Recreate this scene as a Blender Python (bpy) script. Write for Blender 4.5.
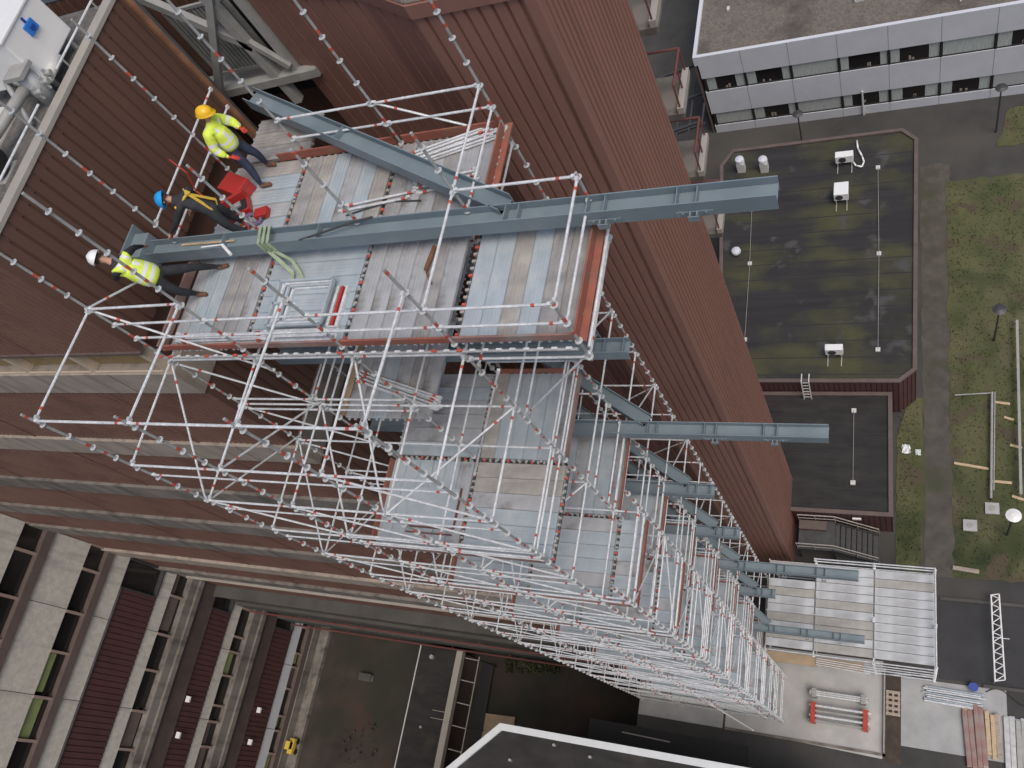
import bpy, bmesh, math, random
from mathutils import Vector, Matrix

for _o in list(bpy.data.objects):
    bpy.data.objects.remove(_o)
S = bpy.context.scene
COL = S.collection
H = 45.0          # camera height above the yard; coordinates below are written relative to the camera

# ------------------------------------------------------------------ camera
cd = bpy.data.cameras.new('camera')
cam = bpy.data.objects.new('camera', cd)
COL.objects.link(cam)
cd.sensor_width = 36.0
cd.lens = 36.0 * 841.117 / 1024.0
cd.clip_start = 0.1
cd.clip_end = 2000.0
Rw = Matrix(((0.90444457, 0.17957754, -0.38695209),
             (-0.00195145, -0.90532832, -0.42470792),
             (-0.42658669, 0.3848799, -0.81846885))).transposed()
Mc = Rw @ Matrix(((1, 0, 0), (0, -1, 0), (0, 0, -1)))
cam.matrix_world = Matrix.Translation((0, 0, H)) @ Mc.to_4x4()
S.camera = cam

# ------------------------------------------------------------------ daylight
SUN_EL, SUN_AZ = math.radians(64), math.radians(-36)     # direction towards the sun, azimuth from +X
w = bpy.data.worlds.new('World'); S.world = w; w.use_nodes = True
nt = w.node_tree
bg = nt.nodes['Background']
sky = nt.nodes.new('ShaderNodeTexSky'); sky.sky_type = 'NISHITA'; sky.sun_disc = False
sky.sun_elevation = SUN_EL
sky.sun_rotation = math.pi / 2 - SUN_AZ
sky.air_density = 1.0; sky.dust_density = 5.0; sky.ozone_density = 1.0
nt.links.new(sky.outputs[0], bg.inputs[0])
bg.inputs[1].default_value = 0.12
ld = bpy.data.lights.new('sun', 'SUN'); ld.energy = 1.0; ld.angle = math.radians(30); ld.color = (1.0, 0.96, 0.9)
sun = bpy.data.objects.new('sun', ld); COL.objects.link(sun)
dv = Vector((math.cos(SUN_EL) * math.cos(SUN_AZ), math.cos(SUN_EL) * math.sin(SUN_AZ), math.sin(SUN_EL)))
sun.rotation_euler = dv.to_track_quat('Z', 'Y').to_euler()
S.view_settings.view_transform = 'Standard'
S.view_settings.look = 'None'
S.view_settings.exposure = 0.1
S.view_settings.gamma = 1.0
S.view_settings.use_curve_mapping = False
S.render.engine = 'CYCLES'

RND = random.Random(11)

# ------------------------------------------------------------------ materials
def mat(name, col, rough=0.7, metal=0.0, var=0.0, scale=3.0, col2=None, bump=0.0, streak=None, detail=6.0, spec=None, sharp=None, bscale=None):
    m = bpy.data.materials.new(name); m.use_nodes = True
    t = m.node_tree; b = t.nodes['Principled BSDF']
    b.inputs['Roughness'].default_value = rough
    b.inputs['Metallic'].default_value = metal
    if spec is not None: b.inputs['Specular IOR Level'].default_value = spec
    if var > 0 or col2 is not None:
        tc = t.nodes.new('ShaderNodeTexCoord')
        mp = t.nodes.new('ShaderNodeMapping')
        t.links.new(tc.outputs['Object'], mp.inputs[0])
        if streak: mp.inputs['Scale'].default_value = streak
        n = t.nodes.new('ShaderNodeTexNoise'); n.inputs['Scale'].default_value = scale
        n.inputs['Detail'].default_value = detail; n.inputs['Roughness'].default_value = 0.62
        t.links.new(mp.outputs[0], n.inputs['Vector'])
        r = t.nodes.new('ShaderNodeValToRGB')
        c2 = col2 if col2 is not None else tuple(max(0, c * (1 - var)) for c in col)
        c1 = col if col2 is not None else tuple(min(1, c * (1 + var)) for c in col)
        s = sharp if sharp else (0.32, 0.68)
        r.color_ramp.elements[0].position = s[0]; r.color_ramp.elements[1].position = s[1]
        r.color_ramp.elements[0].color = (*c2, 1); r.color_ramp.elements[1].color = (*c1, 1)
        t.links.new(n.outputs[0], r.inputs[0])
        t.links.new(r.outputs[0], b.inputs['Base Color'])
        if bump > 0:
            n2 = t.nodes.new('ShaderNodeTexNoise'); n2.inputs['Scale'].default_value = bscale or scale * 6
            t.links.new(mp.outputs[0], n2.inputs['Vector'])
            bp = t.nodes.new('ShaderNodeBump'); bp.inputs['Strength'].default_value = bump; bp.inputs['Distance'].default_value = 0.02
            t.links.new(n2.outputs[0], bp.inputs['Height']); t.links.new(bp.outputs[0], b.inputs['Normal'])
    else:
        b.inputs['Base Color'].default_value = (*col, 1)
    return m

def ramp_over(m, col, scale, lo, hi, rough=None, streak=None):
    """lay a second, patchy colour over a material (dirt, moss, stains with their own shape)"""
    t = m.node_tree; b = t.nodes['Principled BSDF']
    tc = t.nodes.new('ShaderNodeTexCoord'); mp = t.nodes.new('ShaderNodeMapping')
    if streak: mp.inputs['Scale'].default_value = streak
    mp.inputs['Location'].default_value = (7.3, 2.1, 5.5)
    t.links.new(tc.outputs['Object'], mp.inputs[0])
    n = t.nodes.new('ShaderNodeTexNoise'); n.inputs['Scale'].default_value = scale; n.inputs['Detail'].default_value = 8
    t.links.new(mp.outputs[0], n.inputs['Vector'])
    r = t.nodes.new('ShaderNodeValToRGB')
    r.color_ramp.elements[0].position = lo; r.color_ramp.elements[1].position = hi
    t.links.new(n.outputs[0], r.inputs[0])
    mx = t.nodes.new('ShaderNodeMix'); mx.data_type = 'RGBA'
    src = b.inputs['Base Color']
    if src.links: t.links.new(src.links[0].from_socket, mx.inputs[6])
    else: mx.inputs[6].default_value = src.default_value
    mx.inputs[7].default_value = (*col, 1)
    t.links.new(r.outputs[0], mx.inputs[0]); t.links.new(mx.outputs[2], src)
    return m

M = {}
M['tower'] = ramp_over(mat('tower_cladding', (0.265, 0.134, 0.105), 0.5, var=0.08, scale=0.5, streak=(1, 1, 0.15)), (0.21, 0.105, 0.083), 1.3, 0.5, 0.8, streak=(3, 3, 0.12))
M['clad_dark'] = ramp_over(mat('dark_cladding', (0.118, 0.062, 0.046), 0.55, var=0.16, scale=0.7, streak=(1, 1, 0.2)), (0.13, 0.07, 0.055), 0.9, 0.55, 0.75, streak=(1, 2, 0.3))  # own darker brown, plus the recessed wall's shade put into the colour
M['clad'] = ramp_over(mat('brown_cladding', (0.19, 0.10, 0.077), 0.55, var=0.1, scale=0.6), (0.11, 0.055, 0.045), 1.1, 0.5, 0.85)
M['clad_wing'] = mat('wing_cladding', (0.085, 0.038, 0.038), 0.6, var=0.12, scale=0.8)
M['concrete'] = ramp_over(mat('ledge_concrete', (0.34, 0.29, 0.245), 0.85, var=0.14, scale=1.5, bump=0.3), (0.19, 0.165, 0.14), 1.6, 0.5, 0.72, streak=(1.4, 1.4, .25))
M['concrete_old'] = ramp_over(mat('old_concrete', (0.20, 0.18, 0.16), 0.9, var=0.2, scale=1.0), (0.10, 0.09, 0.08), 1.5, 0.45, 0.7, streak=(1.2, 1.2, .25))
M['panel'] = ramp_over(mat('pebble_panel', (0.54, 0.515, 0.46), 0.9, var=0.14, scale=4.0, bump=0.4, bscale=30), (0.33, 0.31, 0.28), 1.1, 0.52, 0.78, streak=(1, 1.6, .2))
M['seam'] = mat('panel_seam', (0.10, 0.095, 0.09), 0.9)
M['pinkframe'] = mat('window_frame_pinkish', (0.30, 0.225, 0.19), 0.6, var=0.08)
M['frame_beige'] = mat('window_frame_beige', (0.50, 0.42, 0.33), 0.6, var=0.08)
M['brownband'] = mat('brown_sill_band', (0.12, 0.09, 0.08), 0.7, var=0.15, scale=2)
M['glass'] = mat('dark_glass', (0.018, 0.016, 0.016), 0.12, spec=0.6)
M['glass_ochre'] = mat('ochre_board_behind_glass', (0.27, 0.19, 0.075), 0.25, var=0.3, scale=1.2)
M['glass_green'] = mat('green_blind', (0.22, 0.26, 0.11), 0.6, var=0.12, scale=3)
M['cladpipe'] = mat('red_pipe', (0.16, 0.055, 0.05), 0.5)
M['coping'] = mat('metal_coping', (0.42, 0.39, 0.345), 0.45, metal=0.2, var=0.06)
M['whitecoping'] = mat('white_coping', (0.62, 0.65, 0.66), 0.5, var=0.05)
M['roof_gravel'] = mat('gravel_roof', (0.135, 0.125, 0.115), 0.95, var=0.35, scale=9, bump=0.5)
M['roof_brown'] = ramp_over(mat('brown_gravel_roof', (0.155, 0.135, 0.115), 0.95, var=0.3, scale=6, bump=0.5), (0.07, 0.06, 0.055), 0.35, 0.52, 0.7)
M['roof_black'] = ramp_over(mat('bitumen_roof', (0.026, 0.0245, 0.025), 0.85, var=0.28, scale=0.9, streak=(0.15, 2.5, 1), bump=0.15), (0.062, 0.062, 0.027), 0.42, 0.47, 0.66, streak=(.7, 1.3, 1))
ramp_over(M['roof_black'], (0.065, 0.063, 0.06), 0.8, 0.6, 0.68)
M['roof_black2'] = ramp_over(mat('bitumen_roof_plain', (0.024, 0.022, 0.022), 0.85, var=0.4, scale=1.2, streak=(0.5, 1.8, 1)), (0.045, 0.042, 0.036), 0.7, 0.56, 0.72)
M['lap'] = mat('felt_lap', (0.022, 0.021, 0.022), 0.7)
M['asphalt'] = ramp_over(mat('asphalt', (0.050, 0.049, 0.047), 0.9, var=0.22, scale=0.6, bump=0.2), (0.075, 0.07, 0.062), 0.25, 0.45, 0.7)
M['road'] = mat('road_asphalt', (0.04, 0.04, 0.042), 0.85, var=0.2, scale=0.7, bump=0.15)
M['path'] = ramp_over(mat('mossy_path', (0.085, 0.078, 0.065), 0.95, var=0.25, scale=1.4, bump=0.3), (0.06, 0.062, 0.04), 0.5, 0.55, 0.75)
M['court'] = ramp_over(mat('courtyard_ground', (0.046, 0.036, 0.030), 0.95, var=0.4, scale=0.5), (0.030, 0.031, 0.022), 0.25, 0.45, 0.62)
ramp_over(M['court'], (0.058, 0.034, 0.026), 0.33, 0.52, 0.68)
M['lawn'] = ramp_over(mat('lawn', (0.058, 0.070, 0.026), 1.0, col2=(0.115, 0.115, 0.055), scale=0.55, detail=10, bump=0.5), (0.028, 0.04, 0.016), 0.3, 0.5, 0.68)
ramp_over(M['lawn'], (0.085, 0.068, 0.045), 0.8, 0.55, 0.66)
ramp_over(M['lawn'], (0.125, 0.115, 0.062), 0.42, 0.54, 0.74, streak=(1.6, .7, 1))
M['grass'] = mat('grass_blades', (0.10, 0.11, 0.045), 0.9, var=0.4, scale=0.4)
M['slab'] = ramp_over(mat('concrete_slab', (0.43, 0.425, 0.415), 0.9, var=0.12, scale=0.9, bump=0.2), (0.36, 0.36, 0.35), 0.5, 0.55, 0.7)
M['slab_dim'] = mat('concrete_slab_worn', (0.36, 0.365, 0.365), 0.9, var=0.15, scale=0.8)
M['galv'] = mat('galvanised_tube', (0.66, 0.68, 0.695), 0.42, metal=0.15, var=0.2, scale=9)
M['galv_old'] = mat('weathered_tube', (0.42, 0.43, 0.43), 0.5, metal=0.3, var=0.22, scale=4)
M['redmark'] = mat('red_marking', (0.48, 0.09, 0.065), 0.55, var=0.2, scale=8)
M['disc'] = mat('cast_rosette', (0.60, 0.62, 0.62), 0.4, metal=0.3)
M['plank_blue'] = ramp_over(mat('steel_plank', (0.40, 0.46, 0.50), 0.5, metal=0.15, var=0.12, scale=2.2), (0.50, 0.54, 0.56), 3.0, 0.5, 0.75)
M['plank_grey'] = ramp_over(mat('grey_plank', (0.40, 0.41, 0.425), 0.6, metal=0.1, var=0.14, scale=2.5), (0.22, 0.21, 0.2), 2.2, 0.52, 0.7)
M['plank_wood'] = ramp_over(mat('plywood_plank', (0.335, 0.32, 0.30), 0.8, var=0.18, scale=3), (0.42, 0.40, 0.37), 2.5, 0.55, 0.68)
M['plank_dark'] = ramp_over(mat('dirty_plank', (0.30, 0.295, 0.295), 0.8, var=0.25, scale=3), (0.36, 0.34, 0.32), 4, 0.55, 0.66)
M['toe'] = ramp_over(mat('toe_board_red', (0.30, 0.10, 0.07), 0.75, var=0.22, scale=3), (0.24, 0.13, 0.09), 1.5, 0.5, 0.7)
M['toe_old'] = ramp_over(mat('toe_board_worn', (0.28, 0.165, 0.145), 0.8, var=0.2, scale=3), (0.30, 0.27, 0.25), 1.5, 0.5, 0.7)
M['beam'] = ramp_over(mat('beam_paint', (0.185, 0.235, 0.265), 0.42, var=0.07, scale=2.0, spec=0.4), (0.225, 0.275, 0.30), 1.4, 0.5, 0.75)
M['greysteel'] = mat('grey_painted_steel', (0.33, 0.33, 0.315), 0.5, var=0.14, scale=3)
M['darksteel'] = mat('dark_steel', (0.07, 0.07, 0.072), 0.5, metal=0.3, var=0.2)
M['rust'] = mat('rusty_post', (0.25, 0.125, 0.07), 0.8, var=0.25, scale=3)
M['white'] = mat('white_enamel', (0.80, 0.80, 0.79), 0.35, var=0.03)
M['offwhite'] = mat('offwhite_casing', (0.60, 0.60, 0.57), 0.5, var=0.08)
M['blue'] = mat('blue_plastic', (0.03, 0.20, 0.62), 0.35)
M['navy'] = mat('navy_plastic', (0.02, 0.06, 0.30), 0.4)
M['black'] = mat('black_rubber', (0.02, 0.02, 0.021), 0.6)
M['officewhite'] = mat('office_panel', (0.60, 0.62, 0.665), 0.6, var=0.05, scale=0.8)
M['curtain'] = mat('curtain', (0.42, 0.455, 0.44), 0.8, var=0.22, scale=6, streak=(4, 1, 0.3))
M['blind'] = mat('blind', (0.40, 0.41, 0.42), 0.7)
M['wood'] = mat('raw_timber', (0.50, 0.38, 0.24), 0.8, var=0.25, scale=4, streak=(1, 4, 1))
M['wood2'] = mat('grey_timber', (0.36, 0.30, 0.25), 0.85, var=0.3, scale=4, streak=(1, 4, 1))
M['plyboard'] = mat('plywood_sheet', (0.36, 0.27, 0.18), 0.8, var=0.15, scale=2)
M['plat'] = ramp_over(mat('platform_boards', (0.50, 0.525, 0.54), 0.65, var=0.1, scale=2), (0.36, 0.37, 0.38), 1.2, 0.5, 0.7)
M['plat2'] = mat('platform_boards_dull', (0.36, 0.35, 0.325), 0.7, var=0.15, scale=2)
M['redbox'] = mat('red_plastic', (0.42, 0.035, 0.03), 0.4, var=0.08)
M['redstill'] = mat('red_stillage', (0.42, 0.045, 0.03), 0.5, var=0.15)
M['hivis'] = mat('hivis_yellow', (0.70, 0.85, 0.10), 0.7, var=0.08, scale=6, bump=0.6, bscale=9)
M['reflect'] = mat('reflective_tape', (0.75, 0.77, 0.76), 0.35)
M['cloth'] = mat('dark_cloth', (0.028, 0.030, 0.036), 0.85, var=0.25, scale=8, bump=0.6, bscale=10)
M['jeans'] = mat('navy_trousers', (0.035, 0.045, 0.085), 0.85, var=0.25, scale=8, bump=0.5, bscale=10)
M['skin'] = mat('skin', (0.50, 0.27, 0.19), 0.6)
M['boot'] = mat('boot_leather', (0.16, 0.075, 0.04), 0.7, var=0.25, scale=10)
M['hair'] = mat('dark_hair', (0.03, 0.02, 0.015), 0.8)
M['glove'] = mat('red_glove', (0.55, 0.05, 0.03), 0.7)
M['helmet_y'] = mat('helmet_yellow', (0.85, 0.50, 0.02), 0.3)
M['helmet_b'] = mat('helmet_blue', (0.02, 0.33, 0.75), 0.3)
M['helmet_w'] = mat('helmet_white', (0.85, 0.85, 0.85), 0.3)
M['webbing'] = mat('yellow_webbing', (0.65, 0.45, 0.06), 0.7)
M['sling'] = mat('green_sling', (0.30, 0.38, 0.25), 0.7, var=0.15, scale=8)
M['deckband'] = mat('brown_terrace_band', (0.085, 0.062, 0.056), 0.8, var=0.2, scale=1.5)
M['podium'] = mat('podium_concrete', (0.075, 0.072, 0.066), 0.9, var=0.2, scale=0.8)
M['sheet'] = mat('plastic_sheet', (0.7, 0.74, 0.76), 0.3)
M['purple'] = mat('purple_cloth', (0.18, 0.13, 0.22), 0.9)
M['earth'] = mat('wet_earth', (0.06, 0.045, 0.035), 0.9, var=0.3, scale=2)

# ------------------------------------------------------------------ mesh builder
class MB:
    def __init__(s): s.v = []; s.f = []; s.m = []
    def add(s, vs, fs, mi=0):
        o = len(s.v); s.v += [tuple(v) for v in vs]
        for f in fs: s.f.append(tuple(o + i for i in f)); s.m.append(mi)
        return s
    def box(s, x0, x1, y0, y1, z0, z1, mi=0):
        x0, x1 = sorted((x0, x1)); y0, y1 = sorted((y0, y1)); z0, z1 = sorted((z0, z1))
        return s.add([(x0, y0, z0), (x1, y0, z0), (x1, y1, z0), (x0, y1, z0), (x0, y0, z1), (x1, y0, z1), (x1, y1, z1), (x0, y1, z1)],
                     [(0, 3, 2, 1), (4, 5, 6, 7), (0, 1, 5, 4), (1, 2, 6, 5), (2, 3, 7, 6), (3, 0, 4, 7)], mi)
    def bar(s, p, q, wd, ht, up=(0, 0, 1), mi=0):
        """rectangular bar between two points, wd sideways, ht along up"""
        p = Vector(p); q = Vector(q); d = (q - p).normalized(); u = Vector(up)
        a = d.cross(u)
        if a.length < 1e-4: a = d.cross(Vector((1, 0, 0)))
        a.normalize(); b = a.cross(d).normalized()
        vs = []
        for e in (p, q):
            for i, j in ((-1, -1), (1, -1), (1, 1), (-1, 1)):
                vs.append(e + a * (wd / 2 * i) + b * (ht / 2 * j))
        return s.add(vs, [(0, 1, 2, 3), (7, 6, 5, 4), (0, 4, 5, 1), (1, 5, 6, 2), (2, 6, 7, 3), (3, 7, 4, 0)], mi)
    def tube(s, p, q, r, n=8, mi=0, r2=None, cap=True):
        p = Vector(p); q = Vector(q); d = (q - p)
        if d.length < 1e-6: return s
        d.normalize(); a = d.orthogonal().normalized(); b = d.cross(a)
        r2 = r if r2 is None else r2
        vs = []
        for e, rr in ((p, r), (q, r2)):
            for k in range(n):
                t = 2 * math.pi * k / n
                vs.append(e + a * (rr * math.cos(t)) + b * (rr * math.sin(t)))
        fs = [(k, (k + 1) % n, n + (k + 1) % n, n + k) for k in range(n)]
        if cap: fs += [tuple(range(n - 1, -1, -1)), tuple(range(n, 2 * n))]
        return s.add(vs, fs, mi)
    def path(s, pts, r, n=8, mi=0):
        for a, b in zip(pts[:-1], pts[1:]): s.tube(a, b, r, n, mi)
        return s
    def poly(s, pts, z0, z1, mi=0):
        """vertical prism from a counter-clockwise outline"""
        n = len(pts)
        vs = [(x, y, z0) for x, y in pts] + [(x, y, z1) for x, y in pts]
        fs = [tuple(range(n - 1, -1, -1)), tuple(range(n, 2 * n))] + [(k, (k + 1) % n, n + (k + 1) % n, n + k) for k in range(n)]
        return s.add(vs, fs, mi)
    def quad(s, a, b, c, d, mi=0): return s.add([a, b, c, d], [(0, 1, 2, 3)], mi)
    def corr(s, a, b, z0, z1, nrm, pitch=0.25, groove=0.07, depth=0.05, mi=0, thick=0.0):
        """ribbed sheet standing on plan line a-b, ribs vertical, raised faces on the line, grooves set back"""
        a = Vector((a[0], a[1])); b = Vector((b[0], b[1])); L = (b - a).length; d = (b - a) / L
        nv = Vector(nrm).normalized()
        pts = []
        t = 0.0; c = groove * 0.3
        while t < L - 1e-4:
            e = min(L, t + pitch - groove)
            pts.append((t, 0)); pts.append((e, 0))
            if e + groove < L:
                pts.append((e + c, depth)); pts.append((e + groove - c, depth))
            t += pitch
        pl = [a + d * t_ - nv * dp for t_, dp in pts]
        n = len(pl)
        vs = [(p.x, p.y, z0) for p in pl] + [(p.x, p.y, z1) for p in pl]
        # outward winding
        flip = (d.x * nv.y - d.y * nv.x) > 0
        fs = []
        for k in range(n - 1):
            f = (k, k + 1, n + k + 1, n + k)
            fs.append(f[::-1] if flip else f)
        return s.add(vs, fs, mi)
    def build(s, name, mats, parent=None, smooth=False, label=None, kind=None, bevel=0.0):
        me = bpy.data.meshes.new(name)
        me.from_pydata([(x, y, z + H) for x, y, z in s.v], [], s.f)
        if not isinstance(mats, (list, tuple)): mats = [mats]
        for mm in mats: me.materials.append(mm)
        if len(mats) > 1: me.polygons.foreach_set('material_index', s.m)
        if smooth: me.polygons.foreach_set('use_smooth', [True] * len(me.polygons))
        me.update()
        o = bpy.data.objects.new(name, me); COL.objects.link(o)
        # put the origin at the middle of the mesh' footprint
        if s.v:
            cx = (min(v[0] for v in s.v) + max(v[0] for v in s.v)) / 2
            cy = (min(v[1] for v in s.v) + max(v[1] for v in s.v)) / 2
            cz = min(v[2] for v in s.v) + H
            me.transform(Matrix.Translation((-cx, -cy, -cz)))
            wl = Vector((cx, cy, cz))
        else: wl = Vector((0, 0, 0))
        if parent is not None:
            o.parent = parent
            wl = wl - wloc(parent)
        o.location = wl
        if bevel > 0:
            bm = o.modifiers.new('bevel', 'BEVEL'); bm.width = bevel; bm.segments = 2; bm.limit_method = 'ANGLE'
        if label: o['label'] = label
        if kind: o['kind'] = kind
        return o

def wloc(o):
    l = Vector(o.location)
    while o.parent is not None:
        o = o.parent; l = l + Vector(o.location)
    return l
def tag(o, label, cat, group=None):
    o['label'] = label; o['category'] = cat
    if group: o['group'] = group
    return o
def thing(name, loc, label, cat, group=None):
    o = bpy.data.objects.new(name, None); COL.objects.link(o)
    o.location = (loc[0], loc[1], loc[2] + H); o.empty_display_size = 0.3
    return tag(o, label, cat, group)
def copy_tree(o, parent=None):
    c = o.copy(); COL.objects.link(c)
    if parent is not None: c.parent = parent
    for ch in list(o.children): copy_tree(ch, c)
    return c
def dup(o, loc, rz=0.0, label=None, group=None):
    c = copy_tree(o); c.location = (loc[0], loc[1], loc[2] + H); c.rotation_euler = (0, 0, rz)
    if label: c['label'] = label
    if group: c['group'] = group
    return c
def struct(o): o['kind'] = 'structure'; return o

M_POD = M['podium']
# =================================================================== SETTING: ground
GZ = -45.0
CZ = -53.0      # sunken courtyard
m = MB()
# yard: right of the scaffold and beyond, courtyard edge at x=-12.6
m.quad((-12.6, -60, GZ), (300, -60, GZ), (300, 400, GZ), (-12.6, 400, GZ))
m.quad((-300, 14, GZ), (-12.6, 14, GZ), (-12.6, 400, GZ), (-300, 400, GZ))
m.quad((-12.6, 5.2, GZ), (-12.6, 5.2, CZ), (-12.6, -60, CZ), (-12.6, -60, GZ))
struct(m.build('ground', M['asphalt']))
m = MB(); m.quad((-300, -60, CZ), (-12.6, -60, CZ), (-12.6, 14, CZ), (-300, 14, CZ))
struct(m.build('courtyard_ground', M['court']))
# lawn, path, road, kerb
def ragged(pts, step=.35, amp=.09):
    out = []
    for i in range(len(pts)):
        a, b = Vector(pts[i]), Vector(pts[(i + 1) % len(pts)]); n = max(1, min(80, int((b - a).length / step)))
        for k in range(n):
            p = a.lerp(b, k / n); out.append((p.x + RND.uniform(-amp, amp), p.y + RND.uniform(-amp, amp)))
    return out
m = MB()
m.poly(ragged([(1.95, 10.9), (40, 10.9), (40, 33.5), (6, 34.2), (1.95, 34.2)]), GZ + .004, GZ + .03)
m.poly(ragged([(4.6, 36.3), (40, 35.6), (40, 39.6), (5.4, 39.0)]), GZ + .004, GZ + .03)
m.poly(ragged([(-.6, 11.2), (.45, 10.9), (.75, 14), (.62, 20.3), (.05, 20.3), (-.55, 18)], amp=.05), GZ + .004, GZ + .03)
struct(m.build('lawn', M['lawn']))
m = MB(); m.poly(ragged([(.72, 10.9), (2.2, 10.9), (2.2, 35.5), (.62, 35.5)], amp=.06), GZ + .003, GZ + .012)
struct(m.build('path', M['path']))
m = MB(); m.quad((1.0, 6.15, GZ + .006), (60, 6.15, GZ + .006), (60, 9.75, GZ + .006), (1.0, 9.75, GZ + .006))
struct(m.build('road', M['road']))
m = MB(); m.box(1.3, 60, 9.75, 9.9, GZ + .008, GZ + .1); m.box(3.0, 60, 6.0, 6.14, GZ + .008, GZ + .11)
struct(m.build('kerb', M['podium']))
m = MB(); m.quad((-8.2, 2.55, GZ + .008), (-1.12, 2.3, GZ + .008), (-1.12, 6.6, GZ + .008), (-8.2, 6.6, GZ + .008))
struct(m.build('concrete_slab', M['slab']))
m = MB(); m.box(-8.2, -1.0, 2.42, 2.54, GZ + .008, GZ + .07); m.box(-1.12, -1.0, 2.42, 6.5, GZ + .008, GZ + .07)
struct(m.build('slab_kerb', M['concrete_old']))
m = MB(); m.quad((-.35, 3.0, GZ + .008), (3.9, 3.0, GZ + .008), (3.9, 6.0, GZ + .008), (-.35, 6.0, GZ + .008))
struct(m.build('concrete_slab', M['slab_dim']))
m = MB(); m.box(-.98, -.36, 2.2, 6.1, GZ + .005, GZ + .02)
struct(m.build('earth_strip', M['earth']))
m = MB()
m.box(-12.55, -8.3, 2.45, 12, GZ + .01, GZ + .12)
struct(m.build('scaffold_base_slab', M['slab_dim']))
# rough tufts over the lawn
m = MB()
R2 = random.Random(5)
def tuft(x, y, sz):
    for k in range(3):
        a = R2.uniform(0, 6.28); dx = math.cos(a) * sz * .5; dy = math.sin(a) * sz * .5
        lx = R2.uniform(-.6, .6) * sz; ly = R2.uniform(-.6, .6) * sz
        m.add([(x - dx, y - dy, GZ + .02), (x + dx, y + dy, GZ + .02), (x + lx, y + ly, GZ + .02 + sz * R2.uniform(.5, 1.1))], [(0, 1, 2)])
for k in range(12000):
    x = R2.uniform(2.0, 14); y = R2.uniform(11, 34)
    if abs(math.sin(x * 1.3 + math.sin(y * .5) * 2)) < .25 and R2.random() < .6: continue
    tuft(x, y, R2.uniform(.03, .10))
for k in range(700):
    tuft(R2.uniform(-.5, .5), R2.uniform(11.4, 20), R2.uniform(.03, .10))
for k in range(900):
    tuft(R2.uniform(5.2, 14), R2.uniform(36.4, 39), R2.uniform(.03, .10))
gr = m.build('grass', M['grass'], kind='stuff')
gr['label'] = 'rough grass tufts growing over the lawn beside the path'

# =================================================================== BIG BLOCK (L-shaped)
WX = -13.35; WY = 5.5; WN = 11.3; WW = -39.2; RZ = -6.9
blk = thing('office_block', (-24, 8, CZ), 'tall brown clad office block with pale concrete ledges and a pebble panelled wing', 'building')
# roof slab + body cores sit 0.3 behind the cladding
m = MB()
m.box(-75, WX - .3, WY + .3, WN - .01, CZ, RZ - .25)
m.box(-75, WW - .35, -45, WY + .29, CZ, RZ - .3)
m.build('wall_core', M['clad_dark'], blk)
m = MB(); m.box(-75, WX - .26, WY + .26, WN - .03, RZ - .24, RZ - .1)
m.build('roof', M['roof_gravel'], blk)
# parapet coping
m = MB(); m.box(WX - .22, WX + .03, WY - .03, WN + .02, RZ - .02, RZ + .06)
m.build('coping', M['coping'], blk)
m = MB(); m.box(-75, WX - .23, WY - .03, WY + .2, RZ - .02, RZ + .06)
m.build('coping', M['coping'], blk)
m = MB(); m.box(WX - .2, WX - .02, WY + .02, WN, RZ - .24, RZ - .025); m.box(-75, WX - .21, WY + .02, WY + .18, RZ - .24, RZ - .025)
m.build('parapet', M['clad_dark'], blk)
LED = [(-11.08, -12.0, .06), (-15.15, -16.2, .08), (-19.5, -20.6, .1), (-23.75, -25.0, .12), (-27.7, -28.9, .12), (-32.3, -33.5, .14), (-36.3, -37.4, .16)]
# cladding bays between ledges on the two faces
tops = [RZ - .03]; bots = []
prev = RZ - .03
bays = []
for i, (t, b, pr) in enumerate(LED):
    bays.append((prev, t if i else -10.2)); prev = b
bays.append((prev, -41.0))
for i, (z1, z0) in enumerate(bays):
    mm = M['clad']
    m = MB(); m.corr((-62, WY), (WX, WY), z0, z1, (0, -1), .19, .075, .06)
    m.build('cladding', mm, blk)
    x = WX - 3.1
    while x > -45:
        m = MB(); m.box(x - .05, x + .05, WY - .02, WY - .003, z0 + .004, z1 - .004); m.build('joint_flashing', M['clad'], blk); x -= 6.3
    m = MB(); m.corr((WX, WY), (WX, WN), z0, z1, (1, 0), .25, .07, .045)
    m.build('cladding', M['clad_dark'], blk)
for i, (t, b, pr) in enumerate(LED):
    m = MB(); m.box(-62, WX + pr * .5, WY - pr, WY + .25, b, t)
    # joints as thin proud strips
    x = -15.2
    while x > -60:
        m.box(x - .015, x + .015, WY - pr - .004, WY - pr, b + .01, t - .01, 1); x -= 4.2
    m.build('concrete_ledge', [M['concrete'] if i in (0, 1, 5) else M['concrete_old'], M['seam']], blk)
    m = MB(); m.box(WX - .2, WX + pr * .5, WY + .251, WN - .02, b, t)
    m.build('concrete_ledge', M['concrete'] if i == 0 else M['concrete_old'], blk)
# trim strip under the top cladding, top window row
m = MB(); m.box(-62, WX, WY - .04, WY + .1, -10.28, -10.2)
m.build('trim', M['brownband'], blk)
x = WX - .25
k = 0
while x > -60:
    win = MB(); win.box(x - 1.95, x, WY + .2, WY + .24, -11.07, -10.29)
    wo = win.build('window', [M['glass_ochre']], blk)
    fr = MB()
    fr.box(x - .001, x + .14, WY + .02, WY + .24, -11.07, -10.29)
    fr.box(x - 1.95, x - .002, WY - .02, WY + .02, -11.078, -11.03)
    fr.build('frame', M['frame_beige'], wo)
    bl = MB(); bl.box(x - 1.8, x - .2 - (k % 3) * .4, WY + .13, WY + .19, -10.42, -10.3)
    bl.build('shade_box', M['brownband'], wo)
    x -= 2.1; k += 1
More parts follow.
